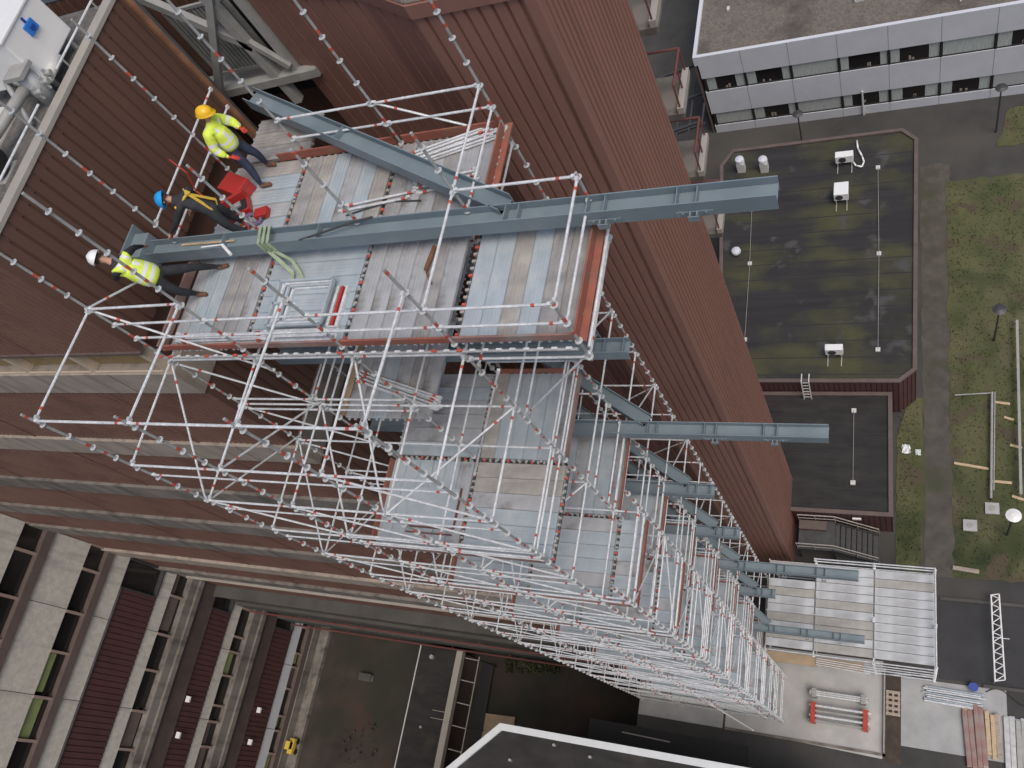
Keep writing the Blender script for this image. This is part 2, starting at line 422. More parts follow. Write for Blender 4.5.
# lower podium that projects under the brown face
PY = 4.95
m = MB()
m.box(-39.0, WX, PY, WY + .29, CZ, -41.3)
m.build('podium_wall', M['podium'], blk)
m = MB(); m.box(-39.0, WX + .1, PY - .12, WY + .2, -41.3, -41.05); m.build('podium_ledge', M['podium'], blk)
m = MB(); m.box(-39.0, WX + .1, WY - .16, WY + .1, -38.5, -38.4); m.build('white_ledge', M['coping'], blk)
m = MB()
m.box(-38.9, WX, PY - .2, PY - .01, -44.2, -43.0); m.box(-38.9, WX, PY - .2, PY - .01, -48.6, -47.4); m.build('balcony_front', M['podium'], blk)
m = MB()
for z in (-44.4, -48.9):
    m.tube((-38.8, PY - .35, z), (WX, PY - .35, z), .05, 8)
    x = -38
    while x < WX: m.bar((x, PY - .35, z), (x, PY - .05, z), .04, .04); x += 4
m.build('red_pipe', M['cladpipe'], blk)
m = MB(); 
for z in (-46.5, -50.5): m.box(-38.9, WX, PY - .03, PY - .004, z - .7, z + .5)
m.build('window_strip', M['glass'], blk)

# wing facing +X at x = WW: horizontal bands
BD = [  # (z_top, z_bot, kind)
    (-17.0, -18.4, 'win'), (-18.4, -18.8, 'sill'), (-18.8, -21.0, 'panel'),
    (-21.0, -22.1, 'win'), (-22.1, -22.5, 'sill'), (-22.5, -27.5 + .1, 'panel'),
    (-27.45, -28.6, 'win'), (-28.6, -29.1, 'sill'), (-29.1, -31.45, 'panel'), (-31.45, -32.55, 'win'), (-32.55, -33.02, 'sill'),
    (-33.02, -34.2, 'panel'), (-34.2, -36.88, 'rib'), (-36.88, -37.85, 'panel'), (-37.85, -38.95, 'win'), (-38.95, -39.85, 'ledge'),
    (-39.85, -41.3, 'deck'), (-41.3, -43.2, 'rib2'), (-43.2, -44.1, 'panel'), (-44.1, -45.15, 'win'), (-45.15, -46.2, 'ledge'),
    (-46.2, -47.6, 'deck'), (-47.6, -49.7, 'rib2'), (-49.7, -50.72, 'panel2'), (-50.72, -51.4, 'win'), (-51.4, -51.9, 'sill'), (-51.9, -52.98, 'ledge2')]
Y0, Y1 = -30.0, WY + .02
SE = [2.05 + 4.2 * k for k in range(-8, 1)]
for (zt, zb, kd) in BD:
    if kd in ('panel', 'panel2'):
        m = MB(); m.box(WW - .3, WW + .02, Y0, Y1 - .05, zb, zt)
        for y in SE: m.box(WW + .0205, WW + .024, y - .02, y + .02, zb + .005, zt - .005, 1)
        m.build('pebble_panel', [M['panel'] if kd == 'panel' else M['officewhite'], M['seam']], blk)
    elif kd == 'sill':
        m = MB(); m.box(WW - .3, WW + .16, Y0, Y1 - .05, zb, zt); m.build('brown_sill', M['brownband'], blk)
    elif kd in ('rib', 'rib2'):
        m = MB(); yy = Y1 - (1.75 if kd == 'rib' else 1.4)
        m.corr((WW + .1, Y0), (WW + .1, yy), zb, zt - .04, (1, 0), .3, .07, .05)
        m.build('ribbed_panel', M['clad_wing'], blk)
        m = MB(); m.box(WW - .3, WW + .16, Y0, yy + .03, zt - .06, zt - .001); m.build('flashing', M['darksteel'] if kd == 'rib' else M['coping'], blk)
        m = MB(); m.box(WW - .3, WW - .2, yy, Y1 - .05, zb, zt); m.build('recess', M['glass'], blk)
        m = MB(); m.box(WW - .19, WW + .1, yy + .01, yy + .1, zb, zt - .07); m.box(WW - .19, WW + .1, Y1 - .16, Y1 - .06, zb, zt - .07); m.box(WW - .19, WW + .12, yy + .11, Y1 - .17, zb, zb + .1)
        m.build('recess_frame', M['darksteel'], blk)
    elif kd in ('ledge', 'ledge2'):
        m = MB(); m.box(WW - .3, WW + .25, Y0, Y1 - .05, zb + .35, zt); m.build('ledge', M['concrete_old'], blk)
        m = MB(); m.box(WW - .3, WW + (.4 if kd == 'ledge' else 1.0), Y0, Y1 - .05, zb, zb + .34); m.build('ledge', M['concrete_old'], blk)
    elif kd == 'deck':
        m = MB(); m.box(WW - .3, WW + .2, Y0, Y1 - .05, zb, zt); m.build('brown_band', M['deckband'], blk)
    elif kd == 'win':
        y = SE[-1] + 4.2; j = 0
        ys = []
        for s in SE[::-1]:
            ys += [(s + 2.2, s + 4.05), (s + .15, s + 2.05)] if int(abs(zt)) % 2 else [(s + 2.75, s + 4.05), (s + .95, s + 2.6), (s + .12, s + .8)]
        for (a, b) in ys:
            if a < -14 or b > Y1: b = min(b, Y1 - .1)
            if a < -14: continue
            q = R2.random()
            gm = M['glass'] if q < .74 else (M['glass_green'] if q < .9 else M['brownband'])
            wm = MB(); wm.box(WW - .2, WW - .16, a, b, zb + .02, zt - .02)
            wo = wm.build('window', M['glass'], blk)
            fm = MB(); fm.box(WW - .2, WW + .06, b + .001, b + .14, zb + .0, zt); fm.build('frame', M['pinkframe'], wo)
            if gm is not M['glass']:
                bm_ = MB(); ff = R2.uniform(.35, .95); bm_.box(WW - .15, WW - .13, a + .02, b - .02, zt - .03 - (zt - zb - .06) * ff, zt - .03); bm_.build('blind', gm, wo)
        m = MB(); m.box(WW - .34, WW - .31, Y0, Y1, zb, zt); m.build('window_back', M['glass'], blk)

# =================================================================== tower (brown, ribbed)
TA = (-5.37, 10.75); TB = (-5.37, 14.67); TC = (-7.58, 10.80); TE = (-8.87, 11.58); TD = (-12.1, 12.65)
TZ = -8.10
tw = thing('stair_tower', (-8, 13, GZ), 'tall reddish brown ribbed cladding tower with chamfered corner behind the scaffold', 'tower')
zz0 = GZ
def facet(a, b, n, z1=TZ - .28, z0=GZ, pitch=.25, dep=.07):
    mm_ = MB(); mm_.corr(a, b, z0, z1, n, pitch, .075, dep); mm_.build('ribbed_wall', M['tower'], tw)
facet(TC, TA, (0, -1), dep=.06); facet(TE, TC, (-.51, -.86), pitch=.46); facet(TD, TE, (-.31, -.95), pitch=.46)
facet((TA[0] + .04, TA[1] + .12), (TB[0] + .04, TB[1]), (1, 0), pitch=.2, dep=.1)
m = MB(); m.box(TA[0] - .16, TA[0] + .04, TA[1] - .035, TA[1] + .13, GZ, TZ - .28); m.build('corner_trim', M['tower'], tw)
m = MB()
out = [TD, TE, TC, (TA[0] + .05, TA[1] - .05), (TB[0] + .05, TB[1]), (-12.1, 14.67)]
inn = [(p[0] * .985 - .12, p[1] + .28) for p in out]
m.poly([(TD[0], TD[1] - .03), (TE[0] - .02, TE[1] - .03), (TC[0] - .01, TC[1] - .05), (TA[0] + .06, TA[1] - .05), (TB[0] + .06, TB[1] + .02), (-12.1, 14.69)], TZ - .28, TZ)
m.build('fascia', M['tower'], tw)
m = MB(); m.poly([(-12.0, 12.9), (-8.8, 11.85), (-7.5, 11.05), (-5.6, 11.0), (-5.6, 14.5), (-12.0, 14.5)], TZ + .002, TZ + .02)
m.build('roof', M['roof_gravel'], tw)
m = MB()
cp = [TD, TE, TC, TA]
for a, b in zip(cp[:-1], cp[1:]):
    m.bar((a[0], a[1] + .08, TZ + .06), (b[0], b[1] + .08, TZ + .06), .16, .08)
m.build('coping', M['coping'], tw)
m = MB(); m.poly([(-12.0, 12.95), (-8.8, 11.9), (-7.5, 11.15), (-5.5, 11.15), (-5.5, 14.6), (-12.0, 14.6)], GZ, TZ - .29); m.build('wall_core', M['clad_dark'], tw)
# balconies behind the tower, seen past its edge
for k, z in enumerate((-13.0, -15.75, -18.2, -20.9)):
    m = MB(); m.box(-7.0, -5.0, 14.75, 16.05, z - .2, z); o = m.build('balcony', M['concrete_old'], tw)
    r = MB()
    r.tube((-5.05, 14.8, z + .9), (-5.05, 16.0, z + .9), .035, 6); r.tube((-6.5, 16.0, z + .9), (-5.05, 16.0, z + .9), .035, 6)
    for yy in (14.8, 15.4, 16.0): r.tube((-5.05, yy, z), (-5.05, yy, z + .9), .025, 6)
    r.build('railing', M['cladpipe'], o)
    r = MB(); r.box(-5.12, -4.96, 14.75, 16.05, z + .001, z + .2); r.build('upstand', M['coping'], o)
m = MB(); m.box(-12, -7.3, 14.7, 18.0, GZ, -11.0); m.build('rear_wall', M['concrete_old'], tw)

# recess between block and tower: back wall + bracing
bk = thing('recess_wall', (-16, 14, GZ), 'dark ribbed wall at the back of the gap behind the grey steel bracing', 'wall')
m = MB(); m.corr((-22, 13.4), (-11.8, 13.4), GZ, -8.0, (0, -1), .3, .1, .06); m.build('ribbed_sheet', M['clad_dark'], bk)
m = MB(); m.box(-22, -11.8, 13.5, 14.2, GZ, -8.0); m.build('wall_core', M['darksteel'], bk)
for k in range(3):
    m = MB(); m.box(-14.6 + k * 1.05, -13.75 + k * 1.05, 13.30, 13.38, -11.6, -8.9); m.build('dark_opening', M['black'], bk)
st = thing('steel_bracing', (-13.3, 12.5, -10.7), 'pale grey diagonal steel bracing frame above the yellow helmeted worker', 'steel frame')
Yb = 12.5
m = MB(); m.bar((-16.5, Yb, -10.62), (-11.6, Yb, -10.45), .22, .2); m.build('bottom_chord', M['greysteel'], st)
m = MB(); m.bar((-14.9, Yb, -7.2), (-12.7, Yb, -9.55), .16, .16); m.build('diagonal_member', M['greysteel'], st)
m = MB(); m.bar((-12.3, Yb - .1, -7.7), (-14.45, Yb - .1, -10.5), .16, .16); m.build('diagonal_member', M['greysteel'], st)
m = MB(); m.bar((-12.9, Yb + .02, -7.0), (-12.7, Yb + .02, -11.2), .2, .2, up=(0, 1, 0)); m.build('post', M['greysteel'], st)
m = MB(); m.bar((-12.22, Yb + .1, -7.0), (-12.22, Yb + .1, -10.5), .17, .17, up=(0, 1, 0)); m.build('post', M['greysteel'], st)
m = MB(); m.bar((-12.7, Yb - .02, -9.4), (-12.2, Yb - .02, -10.2), .12, .12); m.build('knee_piece', M['greysteel'], st)
m = MB(); m.box(-15.8, -11.6, Yb + .15, Yb + .8, -10.8, -10.7); m.build('grating', M['greysteel'], st)
lv = thing('louvre_panel', (-13.7, 12.95, -10.4), 'rectangular slatted louvre panel framed in grey behind the bracing', 'louvre')
m = MB()
for a, b in (((-14.6, -8.6), (-14.6, -10.4)), ((-12.9, -8.6), (-12.9, -10.4)), ((-14.6, -8.6), (-12.9, -8.6)), ((-14.6, -10.4), (-12.9, -10.4))):
    m.bar((a[0], 12.95, a[1]), (b[0], 12.95, b[1]), .07, .07, up=(0, 1, 0))
m.build('frame', M['greysteel'], lv)
m = MB()
for k in range(15): m.box(-14.5 + k * .108, -14.46 + k * .108, 12.93, 13.05, -10.36, -8.64)
m.build('slats', M['greysteel'], lv)
m = MB(); m.box(WX - .1, WX + .06, WN + .02, WN + .14, -30, -6.8)
tag(m.build('corner_post', M['rust']), 'rusty orange vertical corner post at the edge of the dark ribbed wall', 'post')
m = MB(); m.tube((WX - .28, WN + .32, -34), (WX - .28, WN + .32, -6.5), .14, 12)
tag(m.build('drain_pipe', M['darksteel'], smooth=True), 'thick dark vertical pipe beside the rusty corner post', 'pipe')

# =================================================================== SCAFFOLD
XG = [-12.4, -10.35, -8.27, -6.2]
XE = -4.2; XC = -5.47
YG = [3.21, 5.28, 7.35, 9.42]
D1 = -9.8
LV = [-15.0, -18.7, -22.6, -26.4, -30.3, -34.3, -38.3, -42.2]
sc = thing('scaffold_tower', (-9, 6.3, GZ), 'tall silver tube scaffold with red markings and stepped steel decks filling the picture centre', 'scaffold')
LEDG = []   # (score, MB)
DIAG = []
PLK = []
def dist(p): return (p[0] ** 2 + p[1] ** 2 + p[2] ** 2) ** .5
def inview(p):
    c = (Rw.transposed() @ Vector(p))
    if c.z <= 0: return False
    u = 512 + 841 * c.x / c.z; v = 384 + 841 * c.y / c.z
    return -20 < u < 1044 and -20 < v < 788
def ledger(p, q, red=True, r=.0225):
    mb = MB(); p = Vector(p); q = Vector(q); d = (q - p).normalized(); L = (q - p).length
    mb.tube(p + d * .05, q - d * .05, r, 7)
    for e, s in ((p, 1), (q, -1)):
        mb.bar(e + d * (.02 * s), e + d * (.09 * s), .05, .07)
    if red:
        a = R2.choice((.22, .3, L - .3, L - .22))
        mb.tube(p + d * (a - .028), p + d * (a + .028), r + .0025, 7, mi=1)
    mid = (p + q) / 2
    LEDG.append((L / dist(mid) * (1 if inview(mid) else .01), mb))
def diag(p, q):
    mb = MB(); p = Vector(p); q = Vector(q); d = (q - p).normalized()
    mb.tube(p, q, .021, 7)
    mid = (p + q) / 2
    for e in (p, q): mb.bar(e - d * .05, e + d * .05, .05, .05)
    mb.tube(p + d * .4, p + d * .46, .025, 7, mi=1)
    DIAG.append(((q - p).length / dist(mid) * (1 if inview(mid) else .01), mb))
def standard(x, y, z0, z1, old=False):
    mb = MB()
    mb.tube((x, y, z0), (x, y, z1), .0242, 8)
    z = D1 + .02
    z = z1 - .32
    zs = []
    zr = -5.8
    while zr > z0:
        if zr < z1 - .1: zs.append(zr)
        zr -= .5
    for i, zr in enumerate(zs):
        # rosette: thin eight-sided disc with a collar
        mb.tube((x, y, zr - .005), (x, y, zr + .005), .062, 8, mi=2)
        mb.tube((x, y, zr - .03), (x, y, zr - .006), .032, 8, mi=2)
        if (round((zr + 5.8) / .5) % 4) == 1 and zr > -20:
            mb.tube((x, y, zr + .07), (x, y, zr + .17), .027, 8, mi=1)
            mb.tube((x, y, zr - .28), (x, y, zr - .21), .027, 8, mi=1)
    if z1 < -6: mb.tube((x, y, z1 - .12), (x, y, z1 - .05), .027, 8, mi=1)
    mb.build('standard', [M['galv_old'], M['redmark'], M['disc']], sc)
TOP = {(0, 0): -7.9, (1, 0): -7.9, (2, 0): -7.9, (3, 0): -8.0,
       (0, 1): -5.4, (1, 1): -5.4, (2, 1): -7.45, (3, 1): -7.7,
       (0, 2): -5.5, (1, 2): -7.45, (2, 2): -7.45, (3, 2): -7.48,
       (0, 3): -5.95, (1, 3): -5.2, (2, 3): -5.4, (3, 3): -5.4}
for (i, j), zt in TOP.items(): standard(XG[i], YG[j], GZ + .13, zt)
standard(XE, YG[1], -10.4, -8.7); standard(XE, YG[2], -10.4, -8.7)
for y in YG[:2]: standard(XC, y, GZ + .13, -16.6)
# base plates
mb = MB()
for x in XG + [XC]:
    for y in (YG if x != XC else YG[:2]): mb.box(x - .09, x + .09, y - .09, y + .09, GZ + .121, GZ + .135); mb.tube((x, y, GZ + .13), (x, y, GZ + .45), .03, 8)
mb.build('base_plates', M['galv_old'], sc)
# lifts
LIFT = [-8.15 - 2.0 * k for k in range(0, 19)]
def xrow(y, xs, z, **k):
    for a, b in zip(xs[:-1], xs[1:]): ledger((a, y, z), (b, y, z), **k)
def yrow(x, ys, z, **k):
    for a, b in zip(ys[:-1], ys[1:]): ledger((x, a, z), (x, b, z), **k)
xrow(YG[0], XG, -8.15)
for x in XG: ledger((x, YG[0], -8.15), (x, YG[1], -8.25))
ledger((XG[0], YG[1], -8.25), (XG[1], YG[1], -8.25))
for z in LIFT[1:]:
    for y in YG: xrow(y, XG + ([XC] if z < -17 and y < 6 else []), z)
    for x in XG: yrow(x, YG, z)
    if z < -17: yrow(XC, YG[:2], z)
    # extra mid rails on the outer faces, close to what shows in the photo
    xrow(YG[0], XG, z - .5, r=.018)
    if z < -15: xrow(YG[1], XG[:3], z - 1.0, r=.018); yrow(XG[2], YG[:3], z - 1.0, r=.018)
    if z < -17: yrow(XC, YG[:2], z + .5)
    yrow(XG[3], YG[1:3], z - .5)
# guard rails at each lower deck
for z in LV:
    for dz in (.5, 1.0):
        xrow(YG[0], XG[1:] + ([XC] if z < -17 else []), z + dz)
        if z < -17: yrow(XC, YG[:2], z + dz)
        yrow(XG[3], YG[:3] if z > -17 else YG[1:3], z + dz)
        xrow(YG[2], XG[2:] , z + dz)
# guard rails of the top deck
for z in (-8.78, -9.28):
    xrow(YG[1], XG + [XE], z)
    yrow(XE, YG[1:3], z)
    xrow(YG[3], XG[1:], z)
    yrow(XG[3], YG[2:], z)
    ledger((XG[3], YG[2] + .0, z), (XE, YG[2], z))
    ledger((XG[0], YG[2], z), (XG[0], 10.6, z))
ledger((XG[0], 10.45, -8.3), (XG[0], YG[2] - .3, -9.2)) if False else None
yrow(XG[3], YG[1:3], -8.78)
ledger((XG[3], 9.42, -6.8), (XG[2], 9.42, -6.8)) if False else None
# under the cantilevered east bay
for z in (-10.3,):
    ledger((XG[3], YG[1], z), (XE, YG[1], z)); ledger((XG[3], YG[2], z), (XE, YG[2], z)); ledger((XE, YG[1], z), (XE, YG[2], z))
diag((XG[3], YG[1], -12.6), (XE, YG[1], -10.2))
# diagonals: outer long face, every lift, alternate bays; cross frames in the left bays
diag((XG[0], YG[1], -8.3), (XG[1], YG[1], -10.6))
diag((XG[2], YG[3], -8.75), (XG[3] - .5, YG[3], -9.7))
diag((XG[0], YG[1], -8.22), (XG[0], 6.35, -9.0))
for k, z in enumerate(LIFT[1:-1]):
    diag((XG[2], YG[0], z), (XG[3], YG[0], z - 1.9))
    if k % 2 == 1: diag((XG[0], YG[0], z), (XG[1], YG[0], z - 1.9))
    diag((XG[0], YG[1], z - .15), (XG[1], YG[1], z - 2.05))
    if k % 2 == 1: diag((XG[1], YG[0], z), (XG[2], YG[0], z - 1.9))
    # zigzag in the end frames
    for xi in (0, 1):
        a, b = (YG[0], YG[1]) if (k + xi) % 2 else (YG[1], YG[0])
        diag((XG[xi], a, z), (XG[xi], b, z - 1.9))
    if k % 2 == 0: diag((XG[3], YG[2], z), (XG[3], YG[3], z - 1.9))
    else: diag((XG[3], YG[3], z), (XG[2], YG[3], z - 1.9))
    if z < -17: diag((XC, YG[k % 2], z), (XC, YG[1 - k % 2], z - 1.9))
    if k % 3 == 0: diag((XG[2], YG[1], z), (XG[2], YG[0], z - 1.9))
# plan bracing
for z in (-12.15, -16.15, -20.15): diag((XG[3], YG[1], z), (XG[2] , YG[0], z))
diag((XG[3] + .45, 5.15, -10.5), (XG[2] + .6, 4.6, -13.9))
diag((-5.9, 3.2, -34.0), (-7.0, 2.7, -35.0)); diag((-7.0, 2.7, -35.0), (-5.8, 2.2, -38.0))

# decks
def plank(x0, x1, y0, y1, z, mk, prox=None):
    mb = MB()
    mb.box(x0 + .004, x1 - .004, y0 + .004, y1 - .004, z - .055, z)
    alongx = (x1 - x0) > (y1 - y0)
    # raised side flanges and end claws
    if alongx:
        mb.box(x0 + .004, x1 - .004, y0 + .004, y0 + .016, z + .0005, z + .009); mb.box(x0 + .004, x1 - .004, y1 - .016, y1 - .004, z + .0005, z + .009)
        for x, s in ((x0, -1), (x1, 1)):
            for yy in (y0 + .07, y1 - .11): mb.box(x, x + s * .045, yy, yy + .045, z - .04, z - .01)
    else:
        mb.box(x0 + .004, x0 + .016, y0 + .004, y1 - .004, z + .0005, z + .009); mb.box(x1 - .016, x1 - .004, y0 + .004, y1 - .004, z + .0005, z + .009)
        for y, s in ((y0, -1), (y1, 1)):
            for xx in (x0 + .07, x1 - .11): mb.box(xx, xx + .045, y, y + s * .045, z - .04, z - .01)
    for f in (.3, .5, .7):
        if alongx: mb.box(x0 + .03, x1 - .03, y0 + (y1 - y0) * f - .006, y0 + (y1 - y0) * f + .006, z + .0005, z + .006)
        else: mb.box(x0 + (x1 - x0) * f - .006, x0 + (x1 - x0) * f + .006, y0 + .03, y1 - .03, z + .0005, z + .006)
    c = ((x0 + x1) / 2, (y0 + y1) / 2, z)
    lab = {'plank_wood': 'brownish weathered plywood deck plank', 'plank_dark': 'dirty grey brown deck plank', 'plank_blue': 'clean blue grey steel deck plank', 'plank_grey': 'plain grey deck plank'}[mk]
    PLK.append(((x1 - x0) * (y1 - y0) / dist(c) ** 2 * (1 if inview(c) else .01), mb, mk, lab))
def bay(x0, x1, y0, y1, z, ax, mats, n=6, g=.05):
    x0 += g; x1 -= g; y0 += g; y1 -= g
    for k in range(n):
        mk = mats[k % len(mats)]
        if ax == 'y': plank(x0 + (x1 - x0) * k / n, x0 + (x1 - x0) * (k + 1) / n, y0, y1, z, mk)
        else: plank(x0, x1, y0 + (y1 - y0) * k / n, y0 + (y1 - y0) * (k + 1) / n, z, mk)
B, G, W_, K = 'plank_blue', 'plank_grey', 'plank_wood', 'plank_dark'
# top deck, bay by bay (west to east, south row then north row)
bay(-12.15, XG[1], YG[1], YG[2], D1, 'y', [G, B, B, K, K, G])
bay(XG[1], XG[2], YG[1], YG[2], D1, 'x', [B, B, B, B, B, B])
bay(XG[2], XG[3] - .14, YG[1], YG[2], D1, 'y', [G, G, G, G, K, G])
bay(XG[3], XE, YG[1], YG[2], D1, 'y', [B, B, W_, B, K, W_])
bay(-12.15, XG[1], YG[2], YG[3], D1, 'x', [G, B, G, B, B, W_])
bay(XG[1], XG[2], YG[2], YG[3], D1, 'y', [K, W_, B, G, B, W_])
bay(XG[2], XG[3], YG[2], YG[3], D1, 'y', [K, G, G, K, G, G])
bay(-12.0, XG[1], YG[3], 10.6, D1, 'x', [K, W_, K], n=3)
# second deck
z = LV[0]
bay(XG[1], XG[2], YG[0], YG[1], z, 'y', [B, B, B, B, B, G]); bay(XG[2], XG[3], YG[0], YG[1], z, 'x', [B, B, B, G, W_, W_])
bay(XG[2], XG[3], YG[1], YG[2], z, 'y', [W_, B, B, B, B, G]); bay(XG[1], XG[2], YG[1], YG[2], z, 'x', [B, G, G, G, B, G])
ZM = -12.9
bay(XG[1], XG[2], YG[1], YG[2], ZM, 'y', [G, G, B, G, K, G])
bay(XG[1], XG[2], YG[2], YG[3], ZM, 'x', [G, K, G, G, K, G])
bay(XG[2], XG[3], YG[2], YG[3], ZM - 1.2, 'x', [K, G, K, G, G, G])
mb = MB(); mb.box(XG[1] - .16, XG[1] + .03, YG[1] + .1, YG[2] + .9, ZM - .04, ZM + .01); mb.build('edge_board', M['plyboard'], sc, label='pale timber edge board of the half hidden middle deck')
for dz in (.5, 1.0):
    yrow(XG[1], YG[1:], ZM + dz); xrow(YG[2], XG[1:3], ZM + dz); xrow(YG[1], XG[:3], ZM + dz)
for k, z in enumerate(LV[1:]):
    bay(XG[2], XG[3], YG[0], YG[1], z, 'x', [B, G, B, B, B, G]); bay(XG[3], XC, YG[0], YG[1], z, 'x', [B, B, G, B, B, B])
    bay(XG[2], XG[3], YG[1], YG[2], z, 'y', [B, B, G, B, B, G])
    bay(XG[1], XG[2], YG[0], YG[1], z, 'x', [B, B, B, G, B, B])
    bay(XG[1], XG[2], YG[1], YG[2], z, 'y', [B, G, G, B, B, G])
# a run of narrow planks at an outer corner near the ground
bay(XG[3] + .1, XC - .05, YG[0], YG[1], -43.6, 'y', [B, B], n=2)

# transom with claws: the dashed dark and light seam between the deck bays
def seam(x0, x1, y0, y1, z):
    mb = MB(); al = abs(x1 - x0) > abs(y1 - y0)
    L = max(abs(x1 - x0), abs(y1 - y0)); n = int(L / .13)
    mb.tube((x0, y0, z - .06), (x1, y1, z - .06), .03, 6, mi=1)
    for k in range(n):
        t = (k + .3) / n
        x = x0 + (x1 - x0) * t; y = y0 + (y1 - y0) * t
        if al: mb.box(x, x + .045, y - .035, y + .035, z - .035, z + .002, 0 if k % 4 else 2)
        else: mb.box(x - .035, x + .035, y, y + .045, z - .035, z + .002, 0 if k % 4 else 2)
    mb.build('transom', [M['coping'], M['darksteel'], M['redmark']], sc)
for x in (XG[1], XG[2], XG[3]):
    seam(x, x, YG[1] + .1, YG[2], D1); seam(x, x, YG[2], YG[3], D1)
for z in LV[:4]:
    seam(XG[2], XG[2], YG[0] + .05, YG[1], z); seam(XG[2], XG[2], YG[1], YG[2], z)
    seam(XG[2] + .1, XG[3] - .05, YG[1], YG[1], z); seam(XG[1] + .1, XG[2] - .1, YG[1], YG[1], z)
    seam(XG[3], XG[3], YG[0] + .05, YG[1] - .1, z)
# toe boards
def toe(p, q, z, mk='toe', h=.17, th=.03):
    mb = MB(); mb.bar((p[0], p[1], z + h / 2 + .012), (q[0], q[1], z + h / 2 + .012), th, h)
    o = mb.build('toe_board', M[mk], sc)
    return o
def hooks(x0, x1, y, z):
    mb = MB(); x = x0
    mb.tube((x0, y - .08, z), (x1, y - .08, z), .025, 7, mi=0)
    while x < x1: mb.box(x, x + .09, y - .1, y - .06, z + .02, z + .045, 1 if R2.random() < .25 else 2); x += .22
    mb.build('edge_transom', [M['galv_old'], M['redmark'], M['galv']], sc)
for a, b, mk in ((-12.2, -10.38, 'toe'), (-10.33, -8.3, 'toe_old'), (-8.25, -6.25, 'toe'), (-6.17, -4.22, 'toe_old')):
    mb = MB(); mb.box(a, b, YG[1] + .01, YG[1] + .045, D1 + .01, D1 + .16)
    mb.build('toe_board', M[mk], sc)
hooks(-12.3, XE, YG[1] - .03, D1 - .04)
mb = MB(); mb.box(XE - .03, XE + .0, YG[1], YG[2], D1 + .01, D1 + .18); mb.box(XE + .001, XE + .12, YG[1], YG[2], D1 - .03, D1 + .0); mb.build('toe_board', M['toe'], sc)
mb = MB(); mb.tube((XE + .17, YG[1] - .1, D1), (XE + .17, YG[2], D1), .026, 7); mb.build('edge_transom', M['galv'], sc)
mb = MB(); mb.box(XG[3] - .02, XG[3] + .01, YG[2] + .25, YG[3], D1 + .01, D1 + .18); mb.box(XG[3] + .011, XG[3] + .13, YG[2] + .25, YG[3] + .1, D1 - .03, D1 + .0); mb.build('toe_board', M['toe'], sc)
mb = MB(); mb.box(-11.0, XG[2] - .1, YG[3] - .03, YG[3], D1 + .01, D1 + .2); mb.build('toe_board', M['toe'], sc)
mb = MB(); mb.box(XG[2] + .1, XG[3] - .1, YG[3] - .03, YG[3], D1 + .01, D1 + .2); mb.build('toe_board', M['toe'], sc)
mb = MB(); mb.box(-12.22, -12.18, YG[1], YG[2], D1 + .0, D1 + .2); mb.build('toe_board', M['toe_old'], sc)
for k, z in enumerate(LV):
    xe = XG[3] if k == 0 else XC
    mk = 'toe_old' if k % 3 == 0 else 'toe'
    toe((xe - .03, YG[0] + .05), (xe - .03, YG[1] - .05), z, mk) if k else None
    toe((XG[2] + .1, YG[2] - .03), (XG[3] - .1, YG[2] - .03), z, 'toe')
    toe((XG[3] - .0 if k else XG[3] - .03, YG[1] + .1), (XG[3] if k else XG[3] - .03, YG[2] - .1), z, 'toe_old' if k == 0 else 'toe')
    toe((XG[1] + .05, YG[0] + .03), (XG[2] - .05, YG[0] + .03), z, 'toe_old')
    toe((XG[2] + .05, YG[0] + .03), (xe - .05, YG[0] + .03), z, 'toe_old')
    toe((XG[1] + .04, YG[0] + .1), (XG[1] + .04, YG[1] - .1), z, 'toe')

def flush(lst, name, mats, keep=100, extra=None):
    lst.sort(key=lambda t: -t[0])
    for t in lst[:keep]: t[1].build(name, mats, sc)
    if len(lst) > keep:
        big = MB()
        for t in lst[keep:]:
            o = len(big.v); big.v += t[1].v
            big.f += [tuple(o + i for i in f) for f in t[1].f]; big.m += t[1].m
        big.build(name + 's_further_down', mats, sc, kind='stuff')
flush(LEDG, 'ledger', [M['galv'], M['redmark']])
flush(DIAG, 'diagonal_brace', [M['galv'], M['redmark']])
PLK.sort(key=lambda t: -t[0])
for t in PLK[:100]:
    t[1].build('deck_plank', M[t[2]], sc, label=t[3])
big = MB(); keys = [B, G, W_, K]
for t in PLK[100:]:
    o = len(big.v); big.v += t[1].v
    big.f += [tuple(o + i for i in f) for f in t[1].f]; big.m += [keys.index(t[2])] * len(t[1].f)
big.build('deck_planks_further_down', [M[k] for k in keys], sc, kind='stuff')

# =================================================================== steel beams and their braces
BZ = [-9.35, -13.68, -17.8, -22.2, -26.35, -30.6, -34.9, -38.9]
LONG = [1, 0, 1, 0, 0, 1, 0, 1]
BLAB = ['longest blue grey steel beam lying across the top deck between the workers',
        'short blue grey beam end just under the top deck corner',
        'second long blue grey beam ending over the lower flat roof',
        'short blue grey beam end below the second long beam, upper of four',
        'short blue grey beam end directly above the third long beam',
        'third long blue grey beam ending above the ground platform',
        'short blue grey beam end directly below the third long beam',
        'lowest long blue grey beam over the ground platform boards']
RLAB = ['diagonal blue grey steel brace meeting the longest beam on the top deck',
        'diagonal blue grey brace under the top deck corner',
        'diagonal blue grey brace meeting the second long beam',
        'diagonal blue grey brace just below the second long beam',
        'diagonal blue grey brace meeting the short beam above the third long beam',
        'diagonal blue grey brace meeting the third long beam',
        'diagonal blue grey brace just below the third long beam',
        'lowest diagonal blue grey brace meeting the lowest long beam']
